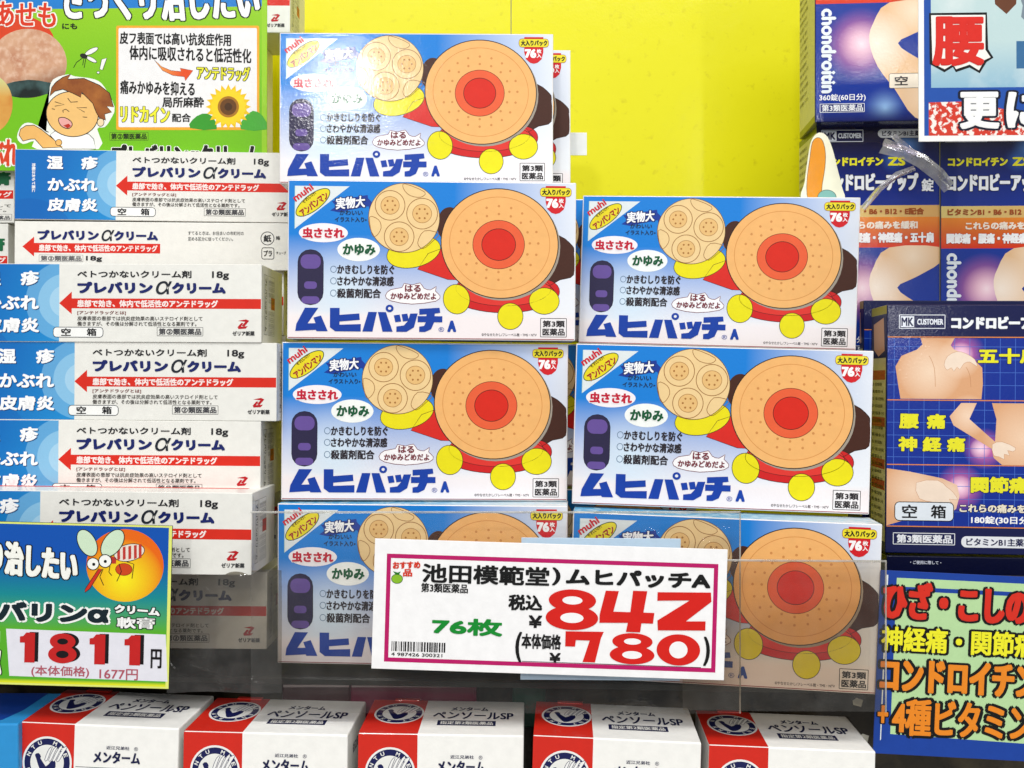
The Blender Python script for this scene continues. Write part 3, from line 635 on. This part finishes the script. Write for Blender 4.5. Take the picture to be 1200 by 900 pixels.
def liniment_box():
    root = empty('liniment_box'); W, H, T = VW, VH, VT
    carton(W, H, T, ink('#faf9f5', .5), root, bevel=1.6)
    A = Art(W, H, T, 'front'); A.clip = (0, .8, W, H)
    A.part = 'red_panel_print'; A.rect(0, 0, 61, H, '#dc3a2a', .05)
    A.part = 'emblem_logo'; emblem(A, 33, 41, 26, 27)
    A.part = 'product_name_lettering'; A.text('メンターム', 82, 27, 130, 38.5, '#232a5a', .6); A.text('近江兄弟社', 95, 21, 119, 24.5, '#232a5a', .1); A.text('®', 124, 21, 128, 25, '#232a5a', 0)
    A.stroke([(63, 44), (154, 44)], .6, '#4a4e60', .2); A.text('ペンソールSP', 66, 50, 152, 63, '#232a5a', .65)
    A.text('かゆみ・虫さされに', 70, 74, 150, 84, '#232a5a', .4)
    A.build(root)
    B = Art(W, T, (W, H), 'top'); B.clip = (0, .8, W, T - .8)
    B.part = 'red_panel_print'; B.rect(0, 0, 61, T, '#dc3a2a', .05)
    B.part = 'emblem_logo'; emblem(B, 34, 47, 27, 34)
    B.part = 'product_name_lettering'; B.text('メンターム', 90, 24, 130, 36, '#232a5a', .5); B.text('ペンソールSP', 72, 41, 158, 63, '#232a5a', .5)
    B.rect(78, 68, 140, 84, '#232a5a', .2); B.text('指定第2類医薬品', 81, 71, 137, 81, '#f2f1ec', .2, z=.5)
    B.build(root)
    R = Art(T, H, (W, H), 'right'); R.part = 'side_print'; R.stroke([(3, 3), (3, H)], .6, '#aaa8a0', .1); R.text('近江兄弟社', 30, 20, 80, 30, '#232a5a', .3); R.build(root)
    f = box('tuck_flap', (-W / 2 + 6, W / 2 - 6, T + .2, T + 1.2, H - 20, H - 1), ink('#f2f1ec'), root, .3)
    t = box('opening_tab', (-W / 2 + 24, -W / 2 + 52, T - 6, T + 1.0, H + .1, H + 1.6), ink('#dc3a2a'), root, .4)
    return root
v0 = liniment_box(); GV = 'red and white liniment boxes along the bottom'
vl = [(20, 845.5, 1.13, -2.0, 1.8, 'leftmost red and white liniment box in front of the 1811 price sign'),
      (215.5, 856.5, 1.135, -1.5, .9, 'second red and white liniment box, just right of the 1811 price sign'),
      (420, 859, 1.14, -1, .6, 'red and white liniment box, middle of the five in the bottom row'),
      (625, 861.5, 1.15, -3, 1.6, 'red and white liniment box below the right end of the white price card'),
      (831, 872.5, 1.13, -3, 1.4, 'rightmost red and white liniment box, ending beside the brown shelf gap')]
for i, (px, py, s, yw, rl, lab) in enumerate(vl):
    b = v0 if i == 0 else copy_tree(v0); place_tl(b, VW, VH, px, py, s, yw, rl); tag(b, lab, 'medicine box', GV)
# blue box at the far left corner
q = empty('blue_box'); carton(150, 176, 104, ink('#3fa3dc'), q, bevel=2)
T = Art(150, 104, (150, 176), 'top'); T.part = 'top_print'; T.poly([(0, 0), (135, 0), (135, 60), (128, 92), (118, 100), (0, 100)], '#0d4ea6', .1); T.build(q)
place_tl(q, 150, 176, -150, 848, 1.14, 0, 0); tag(q, 'bright blue box corner at the lower left, beside the leftmost liniment box', 'medicine box')

# ================================================================== cards and signs
def card(name, W, H, T, mat, poly=None):
    root = empty(name)
    if poly:
        n = len(poly); v = [(x - W / 2, 0, H - y) for x, y in poly] + [(x - W / 2, T, H - y) for x, y in poly]
        f = [tuple(range(n)), tuple(range(2 * n - 1, n - 1, -1))] + [(i, i + n, (i + 1) % n + n, (i + 1) % n) for i in range(n)]
        mesh_obj('card', v, f, [mat], parent=root)
    else: box('card', (-W / 2, W / 2, 0, T, 0, H), mat, root, .3)
    return root
# --- main price card
s = 1.14; W, H = 412 / s, 152.5 / s
r = card('price_card', W, H, 1.4, ink('#fbfafa', .45, .05))
A = Art(W, H, 1, 'front', 46, 30, .3833 / s); A.part = 'frame_print'
import_sl = .0275
def sl(x, y): return (x, y - (x - 46) * 0.0275)     # straighten readings from the tilted card
mg = '#c81e78'
x0, y0, x1, y1 = 84, 75, 1094, 405
for a in ((x0, y0, x1, y0 + 13), (x0, y1 - 13, x1, y1), (x0, y0 + 13, x0 + 13, y1 - 13), (x1 - 13, y0 + 13, x1, y1 - 13)): A.rect(*a, mg, .2)
A.part = 'maker_name_lettering'
A.text('池田模範堂', 193, 100, 582, 160, '#171717', .8); A.text(')', 590, 100, 616, 156, '#171717', .8); A.text('ムヒパッチA', 632, 101, 1072, 154, '#171717', 1.15)
A.part = 'lettering'
A.text('第3類医薬品', 192, 161, 334, 188, '#232323', .3); A.text('おすすめ', 104, 98, 186, 118, '#e04a30', .5, rot=3); A.text('品', 136, 121, 162, 142, '#e04a30', .5)
A.text('税込', 459, 186, 563, 236, '#171717', .75); A.text('¥', 524, 250, 562, 286, '#171717', .7); A.text('(', 484, 300, 504, 394, '#171717', .8); A.text('本体価格', 504, 306, 622, 350, '#171717', .6); A.text('¥', 590, 362, 622, 390, '#171717', .6); A.text(')', 1056, 296, 1076, 386, '#171717', .8)
A.stroke([(506, 390), (1050, 391)], .6, '#202020', .3)
A.part = 'price_lettering'
digit(A, '8', 574, 166, 734, 290, '#e02b1f', '#fbfafa'); digit(A, '4', 738, 164, 904, 290, '#e02b1f', '#fbfafa')
A.poly([(912, 166), (1074, 162), (1076, 190), (1000, 252), (1060, 250), (1060, 278), (916, 282), (914, 252), (1010, 188), (912, 192)], '#e02b1f', .9)
A.poly([(636, 294), (752, 292), (744, 312), (728, 386), (690, 386), (710, 320), (668, 320), (666, 340), (636, 340)], '#e02b1f', .9)
digit(A, '8', 772, 293, 908, 388, '#e02b1f', '#fbfafa'); digit(A, '0', 914, 292, 1046, 387, '#e02b1f', '#fbfafa')
A.part = 'count_lettering'; A.text('76枚', 228, 264, 444, 318, '#0e9c3e', 1.1)
A.part = 'fruit_print'; A.ell(117, 151, 17, 14, '#9bc83c', .4, line='#2c6a20', lw=.6); A.poly([(112, 138), (104, 128), (118, 132), (128, 128), (122, 139)], '#2f8a34', .46)
A.part = 'barcode_print'; rb = random.Random(3); x = 106
while x < 272:
    w_ = rb.choice([1.5, 2.5, 4, 5]); A.rect(x, 342, x + w_, 372, '#1c1c1c', .3); x += w_ + rb.choice([1.6, 2.5, 3.5])
A.text('4 987426 300321', 106, 376, 262, 386, '#1c1c1c', .1)
A.build(r)
place_tl(r, W, H, 439.5, 631, s, -1.0, 1.65, 0); tag(r, 'white price card with magenta frame and large red 842 in the middle', 'price card')
# pale blue card behind it
r = card('backing_card', 166, 148, 1.0, ink('#c8dcec', .4)); place_tl(r, 166, 148, 611, 630, 1.125, 0, .4); tag(r, 'pale blue card peeping out above and below the white price card', 'card')

# --- mosquito price sign, lower left
s = 1.13; k4 = 1 / 4.284 / s; W, H = 280 / s, 191 / s
r = card('price_sign', W, H, 1.2, ink('#2d2d22'))
A = Art(W, H, 1, 'front', 880 - 280 * 4.284, 65, k4); P = lambda X, Y: (A.uv((X, Y))[0] - W / 2, 0, H - A.uv((X, Y))[1])
A.clip = (.4, .4, W - .4, H - .4)
A.part = 'background_print'; A.rect(-330, 60, 900, 890, '#e9ef8a', .08)
A.rect(-330, 76, 852 + 10, 872, grad('sign_sky', '#1565bc', [('lin', P(0, 250), P(0, 430), '#1f9aa0'), ('lin', P(0, 430), P(0, 600), '#6cbc3a'), ('lin', P(0, 850), P(0, 866), '#e6e838')], .3), .14)
A.ell(645, 270, 195, 182, grad('sun_print', '#ee7c1e', [('rad', P(640, 340), 42, .75, '#fbf02a')], .3), .22)
A.part = 'insect_print'
A.ell(665, 205, 78, 42, '#f0e6da', .36, rot=14, line='#2a1c18', lw=.7)
for i, x in enumerate((612, 640, 668, 696, 720)): A.poly([(x - 8, 178 - i * 5 + 6), (x + 6, 176 - i * 5 + 4), (x + 8, 240 - i * 3), (x - 6, 246 - i * 3)], '#cc4a40', .44, 0)
A.poly([(575, 225), (600, 232), (600, 262), (560, 262)], '#c8443c', .4)
A.ell(640, 290, 42, 30, '#d85a24', .3, line='#7a2c14', lw=.5)
A.ell(452, 162, 44, 72, '#d9ecd2', .46, rot=30, line='#1c241c', lw=.9); A.ell(580, 160, 46, 78, '#d9ecd2', .46, rot=-35, line='#1c241c', lw=.9)
A.ell(484, 266, 30, 30, '#fbfbf6', .6, line='#1a1412', lw=.9); A.ell(545, 250, 32, 32, '#fbfbf6', .6, line='#1a1412', lw=.9)
A.ell(488, 268, 8, 8, '#111111', .7, n=12); A.ell(546, 252, 8, 8, '#111111', .7, n=12)
A.poly([(512, 290), (530, 292), (470, 392), (446, 410), (448, 392)], '#d6402c', .5, line='#2a1412', lw=.6)
for pts in ([(535, 290), (520, 330), (540, 372)], [(570, 275), (565, 305), (580, 322)], [(615, 262), (628, 300), (606, 350)], [(650, 250), (690, 262), (682, 335)]): A.stroke(pts, .8, '#3a1c18', .5)
A.part = 'headline_lettering'; A.text('さっくり治したい', -320, 158, 408, 332, '#fbfbf4', 1.7, out='#1a1a18', ow=3.0, slope=.1)
A.part = 'product_name_lettering'; A.text('プレバリンα', -300, 462, 570, 566, '#12303c', 1.9, out='#fbfbf8', ow=4.2)
A.text('クリーム', 598, 470, 826, 514, '#fbfbf8', .8, out='#1c2c20', ow=1.9, slope=.05); A.text('軟膏', 614, 530, 800, 582, '#fbfbf8', .7, out='#1c2c20', ow=1.7)
A.part = 'price_panel_print'; A.poly([(52, 602), (858, 610), (872, 845), (74, 838)], '#ecebf2', .3)
A.poly([(-300, 615), (22, 615), (22, 670), (-300, 670)], '#e8efe2', .3); A.text('第②類医薬品', -290, 622, 12, 662, '#2f7a3a', .5)
A.text('クリームとスプレー', -290, 690, 30, 740, '#fafaf6', .9, out='#222', ow=1.8) if 0 else A.text('プレバリンエース', -290, 690, 34, 838, '#fafaf6', 1.0, out='#222822', ow=2)
A.part = 'price_lettering'
for d, x0, x1 in (('1', 124, 200), ('8', 268, 412), ('1', 476, 555), ('1', 652, 732)):
    digit(A, d, x0 + 18, 615, x1 + 18, 763, '#1c1218', '#ecebf2', .6, holes=False); digit(A, d, x0, 618, x1, 768, '#cf2d2c', '#1c1218')
A.text('円', 788, 686, 838, 778, '#1c1418', .65)
A.part = 'lettering'; A.text('(本体価格)', 186, 782, 476, 838, '#c06a78', .2); A.text('1677円', 530, 788, 722, 842, '#c06a78', .2)
A.build(r); place_tl(r, W, H, -76, 609, s, -1.0, 1.3); tag(r, 'price sign with mosquito, glowing sun and red 1811', 'price sign')

# --- lime green poster, upper left
s = .915; W, H = 340 / s, 234 / s; kk = 1 / 3.529 / s
r = card('poster', W, H, 1.2, ink('#9acb2c'))
A = Art(W, H, 1, 'front', 1108 - 340 * 3.529, -120, kk); P = lambda X, Y: (A.uv((X, Y))[0] - W / 2, 0, H - A.uv((X, Y))[1]); A.clip = (.4, .4, W - .4, H - .4)
A.part = 'background_print'; A.rect(-100, -125, 1110, 830, '#a9d838', .06); A.rect(-100, -125, 1086, 830, grad('lime', '#84c81e', [('lin', P(0, 400), P(0, 0), '#a4d42a')]), .1)
A.rect(-100, -125, 1086, 20, '#2c8ed4', .14); A.poly([(-100, 20), (1086, 20), (1086, 26), (500, 34), (-100, 40)], '#2c8ed4', .15)
A.part = 'photo_print'
A.ell(60, 180, 170, 120, '#e0562c', .18)
A.ell(120, 262, 160, 143, grad('knee_photo', '#dcb496', [('noise', 90, .4, .7, '#c89476'), ('noise', 350, .45, .7, '#e8c8b0'), ('lin', P(120, 300), P(150, 400), '#7a5238')]), .24)
A.poly([(20, 350), (120, 330), (200, 340), (240, 352), (200, 388), (120, 405), (60, 400), (35, 385)], grad('photo_shade', '#1c2c28', [('noise', 60, .45, .65, '#5c7a78')]), .3, 2)
A.ell(-40, 430, 96, 122, grad('elbow_photo', '#e0b060', [('noise', 80, .4, .7, '#d0883c'), ('lin', P(0, 400), P(0, 320), '#d8dca0')]), .36)
A.part = 'headline_lettering'
A.text('さっくり治したい', 262, -108, 1075, 88, '#fbfbf8', 1.9, out='#161616', ow=3.4, slope=0, shear=-.1)
A.text('あせも', -14, 8, 236, 112, '#e04a26', .9, out='#f8f4ec', ow=2.6, slope=.03); A.text('にも', 262, 97, 322, 120, '#1c1c1c', .35)
A.text('かぶれ', -90, 575, 78, 688, '#e0562c', 1.3, out='#fbf6ee', ow=3.2)
A.part = 'panel_print'; A.rrect(484, 106, 1076, 538, 8, '#f2b83e', .3); A.rrect(494, 116, 1066, 526, 6, '#f4f3f2', .38)
A.part = 'handwriting_lettering'
A.text('皮フ表面では高い抗炎症作用', 500, 136, 958, 186, '#1a1a1a', .45, slope=.02); A.text('体内に吸収されると低活性化', 540, 196, 1042, 254, '#1a1a1a', .45, slope=.03)
A.text('アンテドラッグ', 820, 276, 1036, 332, '#f2f04a', .55, out='#2a2a18', ow=1.4, slope=.03)
A.text('痛みかゆみを抑える', 502, 336, 808, 392, '#1a1a1a', .45, slope=.03); A.text('局所麻酔', 676, 402, 846, 444, '#1a1a1a', .45); A.text('リドカイン', 502, 440, 706, 508, '#f2f04a', .8, out='#2a2a18', ow=1.5, slope=.02); A.text('配合', 716, 470, 792, 504, '#1a1a1a', .35)
A.rect(458, 548, 616, 580, '#8ecb2a', .3, '#3c5a1c', .4); A.text('第②類医薬品', 464, 552, 610, 576, '#243410', .2)
A.text('プレバリンαクリーム', 466, 596, 1082, 690, '#161616', 1.4, out='#f6f6f0', ow=2.4)
A.part = 'arrow_print'; A.poly([(642, 248), (672, 276), (712, 292), (752, 296), (748, 282), (802, 292), (770, 334), (766, 318), (718, 312), (676, 292)], grad('arrow_orange', '#e8622a', [('lin', P(760, 300), P(640, 250), '#f6b868')]), .44, line='#7a3010', lw=.5)
A.part = 'sunflower_print'
A.poly([(790, 530), (800, 495), (840, 470), (880, 480), (900, 535)], '#4aa83a', .42, 2); A.poly([(1000, 535), (1010, 490), (1050, 458), (1090, 480), (1108, 535)], '#5cb848', .42, 2)
for ring_, n, rr, col_, zz in ((0, 20, 94, '#f3cf1a', .5), (1, 18, 78, '#f7dc32', .56)):
    for i in range(n):
        a = 2 * math.pi * (i + .5 * ring_) / n; ca, sa = math.cos(a), math.sin(a); w_ = 13
        A.poly([(948 + 36 * ca - w_ * sa * .5, 442 + 36 * sa + w_ * ca * .5), (948 + 66 * ca - w_ * sa, 442 + 66 * sa + w_ * ca), (948 + rr * ca, 442 + rr * sa), (948 + 66 * ca + w_ * sa, 442 + 66 * sa - w_ * ca), (948 + 36 * ca + w_ * sa * .5, 442 + 36 * sa - w_ * ca * .5)], col_, zz + i * .002)
A.ell(948, 442, 44, 44, '#b8862c', .64); A.ell(948, 442, 34, 34, '#7a5220', .7); A.ell(948, 442, 16, 16, '#5a3c18', .76)
A.part = 'mosquito_print'
A.ell(382, 212, 30, 10, '#f4f4f0', .5, rot=28, line='#1c1c1c', lw=.6); A.ell(382, 246, 24, 8, '#f4f4f0', .5, rot=-28, line='#1c1c1c', lw=.6); A.ell(350, 232, 16, 10, '#2c2c2c', .5, rot=-20)
for pts in ([(345, 240), (320, 258), (308, 280)], [(350, 244), (346, 270)], [(358, 244), (352, 280)]): A.stroke(pts, .8, '#1c1c1c', .5)
A.poly([(424, 246), (446, 240), (428, 290), (416, 286)], '#f6f6f2', .5, line='#1c1c1c', lw=.7); A.ell(410, 300, 6, 5, '#f6f6f2', .5, line='#1c1c1c', lw=.6, n=12)
A.part = 'child_print'
f2 = lambda pts: [(x / 8.571 * 3.529, (y / 8.571 + 100) * 3.529) for x, y in pts]   # second enlargement of the same poster
A.poly(f2([(455, 440), (478, 230), (500, 60), (545, -60), (690, -110), (760, -90), (960, -60), (1060, 20), (1160, 220), (1120, 340), (1060, 420), (985, 440), (1000, 640), (380, 640), (350, 560), (240, 590), (180, 520), (230, 400), (330, 380), (500, 470)]), '#f4f6ee', .44, 3)
A.poly(f2([(200, 500), (215, 440), (270, 405), (350, 400), (420, 440), (520, 520), (640, 620), (440, 630), (360, 540), (320, 540), (240, 560)]), '#f0c27a', .52, 1, line='#33241a', lw=.9)
A.poly(f2([(510, 500), (560, 460), (900, 490), (950, 540), (970, 640), (640, 640)]), '#fbfbf8', .5, line='#33241a', lw=.9)
A.ell(*f2([(735, 290)])[0], 262 / 8.571 * 3.529, 226 / 8.571 * 3.529, '#f3cb88', .58, rot=-8, line='#33241a', lw=1.0)
A.ell(*f2([(1020, 372)])[0], 34 / 2.43, 40 / 2.43, '#f6e2bc', .56, line='#33241a', lw=.8)
A.poly(f2([(510, 110), (530, 20), (570, -30), (640, -80), (720, -110), (690, -60), (850, -70), (1010, 0), (1110, 80), (1150, 220), (1080, 210), (1130, 270), (1060, 290), (1070, 350), (1010, 330), (975, 270), (940, 180), (830, 70), (820, 120), (740, 80), (640, 40), (560, 60)]), grad('hair', '#9a5c2c', [('noise', 120, .4, .7, '#b87a3c')]), .66, 0, line='#33241a', lw=.9)
for pts in ([(560, 165), (655, 195), (560, 210)], [(880, 225), (780, 225), (860, 270)], [(690, 130), (720, 170), (790, 165)], [(645, 250), (670, 240), (705, 265)], [(640, 250), (645, 275)], [(530, 235), (560, 242)], [(840, 318), (885, 322)]): A.stroke(f2(pts), .9, '#33241a', .76)
A.poly(f2([(600, 330), (660, 325), (720, 360), (735, 400), (700, 435), (640, 420), (605, 380)]), '#f0b8b0', .74, 2, line='#33241a', lw=1.0); A.poly(f2([(645, 405), (700, 385), (722, 410), (690, 432)]), '#c8402c', .8)
A.ell(*f2([(600, 575)])[0], 13, 13, '#f0c27a', .74, line='#33241a', lw=.7)
A.build(r); place_tl(r, W, H, -27, -34, s, 0, .0); tag(r, 'lime green poster with grimacing child, mosquito and sunflower', 'poster')

# --- blue sign, lower right
s = 1.1; kk = 1 / 3.46 / s; W, H = 240 / s, 215 / s
r = card('hand_lettered_sign', W, H, 1.2, ink('#2350a8'))
A = Art(W, H, 1, 'front', 112, 102, kk); A.clip = (.4, .4, W - .4, H - .4)
yt = lambda x: (x - 112) * .055
A.part = 'background_print'; A.rect(100, 90, 1000, 900, '#2454ac', .08)
A.poly([(178, 130), (1000, 130), (1000, 780), (178, 764)], '#c4e2b0', .14)
A.poly([(150, 165), (1000, 165), (1000, 182), (150, 182)], '#2454ac', .2)
A.stroke([(140, 120), (140, 790), (1000, 790)], 1.7, '#eef4f4', .3); A.stroke([(140, 122), (1000, 122)], 1.7, '#eef4f4', .34); A.stroke([(150, 150), (1000, 150)], 1.0, '#eef4f4', .36)
A.rect(154, 186, 176, 760, '#2454ac', .3)
A.part = 'headline_lettering'
A.text('ひざ・こしの', 126, 142, 712, 298, '#e0402c', 2.1, out='#161616', ow=4.8); A.text('神経痛・関節痛', 126, 326, 745, 428, '#f4f03a', .9, out='#161616', ow=3.8)
A.text('コンドロイチン', 126, 454, 755, 592, '#f09a30', 1.9, out='#161616', ow=5.0); A.text('+', 124, 648, 166, 722, '#f09a30', .9, out='#161616', ow=2.4); A.text('4種ビタミン', 182, 616, 742, 768, '#f09a30', 1.3, out='#161616', ow=4.8)
A.build(r); place_tl(r, W, H, 1032, 668, s, -2, 2.4); tag(r, 'blue framed sign with orange and red hand lettering, lower right corner', 'sign')

# --- poster at top right
s = 1.12; kk = 1 / 5.293 / s; W, H = 190 / s, 195 / s
r = card('poster', W, H, 1.2, ink('#f6f5f3'))
A = Art(W, H, 1, 'front', 88, 868 - 195 * 5.293, kk); A.clip = (.4, .4, W - .4, H - .4); P = lambda X, Y: (A.uv((X, Y))[0] - W / 2, 0, H - A.uv((X, Y))[1])
A.part = 'background_print'; A.rect(85, -160, 1100, 880, '#f6f5f3', .06); A.rect(122, -160, 1100, 832, '#2a62b4', .1)
A.rect(165, -160, 1100, 535, grad('sky_photo', '#c8dcdc', [('lin', P(0, 250), P(0, 535), '#9fc4d6'), ('noise', 40, .5, .8, '#e6ecea')]), .16); A.rect(690, 250, 741, 420, '#4a7ea8', .2)
A.poly([(150, 625), (420, 620), (1100, 800), (1100, 832), (150, 832)], grad('red_waves', '#d84a34', [('noise', 500, .5, .56, '#f6efe8')]), .2)
A.poly([(545, -160), (700, -160), (690, 20), (630, 82), (560, 20)], '#7a4e34', .24); A.poly([(700, -60), (780, -60), (780, 160), (720, 100), (730, 30)], '#8c9aa4', .24)
A.part = 'headline_lettering'
A.poly([(160, 78), (505, 78), (508, 300), (540, 350), (500, 372), (462, 438), (402, 402), (318, 430), (300, 398), (248, 430), (165, 385)], '#f6f4ee', .4, line='#161616', lw=3.0)
A.text('腰', 172, 90, 492, 405, '#e0382a', 2.3, z=.9)
A.text('更', 340, 560, 585, 795, '#f8f8f6', 2.0, out='#17203c', ow=4.6); A.text('に!', 625, 562, 960, 790, '#f8f8f6', 2.0, out='#17203c', ow=4.6)
A.build(r); place_tl(r, W, H, 1076, -29, s, -1, -.2, 0); tag(r, 'white edged poster with jagged red character over blue sky, top right', 'poster')

# --- small orange cutout
pts = smooth_pts([(13, 2), (21, 6), (27, 22), (32, 44), (37, 66), (38, 84), (0, 84), (1, 62), (3, 36), (6, 12)], 4); pts = [(x * 1.25, y) for x, y in pts]
r = card('cutout_card', 50, 86, 1.0, ink('#f3f1dc'), pts)
A = Art(50, 86, 1, 'front', 0, 0, 1.25, 1); A.clip = (0, 0, 50, 86); A.part = 'orange_shape_print'
A.poly([(12, 8), (17, 12), (20, 26), (20, 44), (18, 64), (16, 83), (5, 83), (3, 62), (5, 34), (7, 14)], '#eea52c', .2, 3, line='#7a5a1c', lw=.6)
A.ell(23, 80, 9, 9, '#8fc0b8', .3, line='#3c5a54', lw=.6)
A.build(r); place_tl(r, 50, 86, 944, 153, .967, 0, 2); tag(r, 'white edged cutout with a plain orange shape, between yellow wall and tablets', 'cutout card')

# ================================================================== clear plastic: pocket sheets, tape
def sheet(name, px0, py0, px1, py1, s, mat, wob=2.0, nx=60, ny=26, rim=True, seed=0, yaw=0):
    rd = random.Random(seed); ph = [(rd.uniform(.01, .07), rd.uniform(-.06, .06), rd.uniform(0, 6), rd.uniform(.3, 1)) for _ in range(7)]
    W, H = (px1 - px0) / s, (py1 - py0) / s; V = []; F = []
    for j in range(ny + 1):
        for i in range(nx + 1):
            x, z = W * i / nx, H * j / ny
            V.append((x - W / 2, wob * sum(a * math.sin(fx * x + fz * z + p) for fx, fz, p, a in ph) / 3, z))
    for j in range(ny):
        for i in range(nx): a = j * (nx + 1) + i; F.append((a, a + 1, a + nx + 2, a + nx + 1))
    root = empty(name); mesh_obj('plastic_film', V, F, [mat], parent=root, smooth=True)
    if rim:
        ri = plastic('film_rim', '#f2f2ee', .35, .1, .1)
        for nm, e in (('folded_edge', (-W / 2, W / 2, -1, .6, H - 2.2, H)), ('folded_edge', (W / 2 - 1.6, W / 2, -1, .6, 0, H))): box(nm, e, ri, root, .4)
    place_tl(root, W, H, px0, py0, s, yaw); return root
cl1 = plastic('clear_film', '#f7f6f4', .022, .08, .35); cl2 = plastic('grey_shade_film', '#d0ccc4', .05, .1, .8, 45); cl3 = plastic('warm_film', '#ebe2d4', .03, .1, .3)  # tint of the grey film also stands in for shade on the lowest cream box
o = sheet('clear_plastic_pocket', 294, 599, 868, 836, 1.105, cl1, 1.6, seed=1); tag(o, 'wide clear plastic pocket holding the white price card', 'plastic pocket')
o = sheet('clear_plastic_pocket', 196, 668, 330, 812, 1.085, cl2, 6, seed=5, rim=False); tag(o, 'crinkled plastic tinted grey, partly for shade, right of the mosquito sign', 'plastic pocket')
o = sheet('clear_plastic_pocket', 800, 655, 1036, 832, 1.12, cl3, 1.2, seed=9, yaw=-2); tag(o, 'brownish clear plastic in front of the lowest right patch box', 'plastic pocket')
# crumpled tape strip
def ribbon(name, path, w, mat, seed):
    rd = random.Random(seed); V = []; F = []
    for i, p in enumerate(path):
        d = Vector(path[min(i + 1, len(path) - 1)]) - Vector(path[max(i - 1, 0)]); n = Vector((-d[2], 0, d[0])).normalized()
        for k in range(4):
            t = (k / 3 - .5) * w * rd.uniform(.75, 1.2); V.append((p[0] + n.x * t, p[1] + rd.uniform(-4, 4), p[2] + n.z * t))
    for i in range(len(path) - 1):
        for k in range(3): a = i * 4 + k; F.append((a, a + 1, a + 5, a + 4))
    return V, F
tp = empty('crumpled_tape'); tm = plastic('tape', '#e2dcee', .42, .15, .9, 90)
for path, w_, sd in (([(-45, 0, -42), (-28, -2, -20), (-8, -4, -4), (12, -3, 4)], 7, 1), ([(-25, -5, 30), (-2, -7, 22), (18, -8, 12), (38, -7, -4), (52, -4, -18)], 15, 2), ([(-14, -9, 40), (-4, -10, 28), (10, -11, 16)], 8, 3)):
    V, F = ribbon('t', path, w_, tm, sd); mesh_obj('tape_strip', V, F, [tm], parent=tp)
tp.location = world_at(1058, 202, 1.03) * S; tag(tp, 'crumpled strip of clear tape stuck over the blue tablet boxes', 'tape')
# magenta and green packs lying dark under the shelf edge
pk = [(410, 560, '#8c2450'), (330, 412, '#5a2630'), (600, 640, '#1c5a48'), (730, 800, '#7a5a4c')]
for x0, x1, c_ in pk[:3]:
    p = empty('wrapped_pack'); Wp = (x1 - x0) / 1.03
    box('wrapper', (-Wp / 2, Wp / 2, 0, 28, 0, 60), ink(c_, .3, .4), p, 3); box('wrapper_seam', (-Wp / 2 + 2, Wp / 2 - 2, -.6, -.1, 47, 50), ink('#d8c8c8', .3, .4), p, .2)
    place_tl(p, Wp, 60, x0, 792, 1.02); tag(p, {'#8c2450': 'magenta pack in the gap below the white price card', '#5a2630': 'dark red pack in the gap left below the price card', '#1c5a48': 'dark green pack in the gap under the right end of the card'}[c_], 'pack')
# scraps of white paper stuck to the lower wall
for i, (px, py) in enumerate(((1005, 826), (1012, 868))):
    v = [(-5, 0, 0), (4, -1, -2), (6, -1, 6), (-1, 0, 8), (-6, -.5, 5)]
    o = mesh_obj('paper_scrap', v + [(a, b + .6, c) for a, b, c in v], [(0, 1, 2, 3, 4), (9, 8, 7, 6, 5)] + [(k, k + 5, (k + 1) % 5 + 5, (k + 1) % 5) for k in range(5)], [ink('#e8e6dc')])
    o.location = world_at(px, py, .99 + 0.02) * S; tag(o, ['torn white paper scrap just under the lowest right patch box', 'torn white paper scrap beside the rightmost liniment box'][i], 'paper scrap')
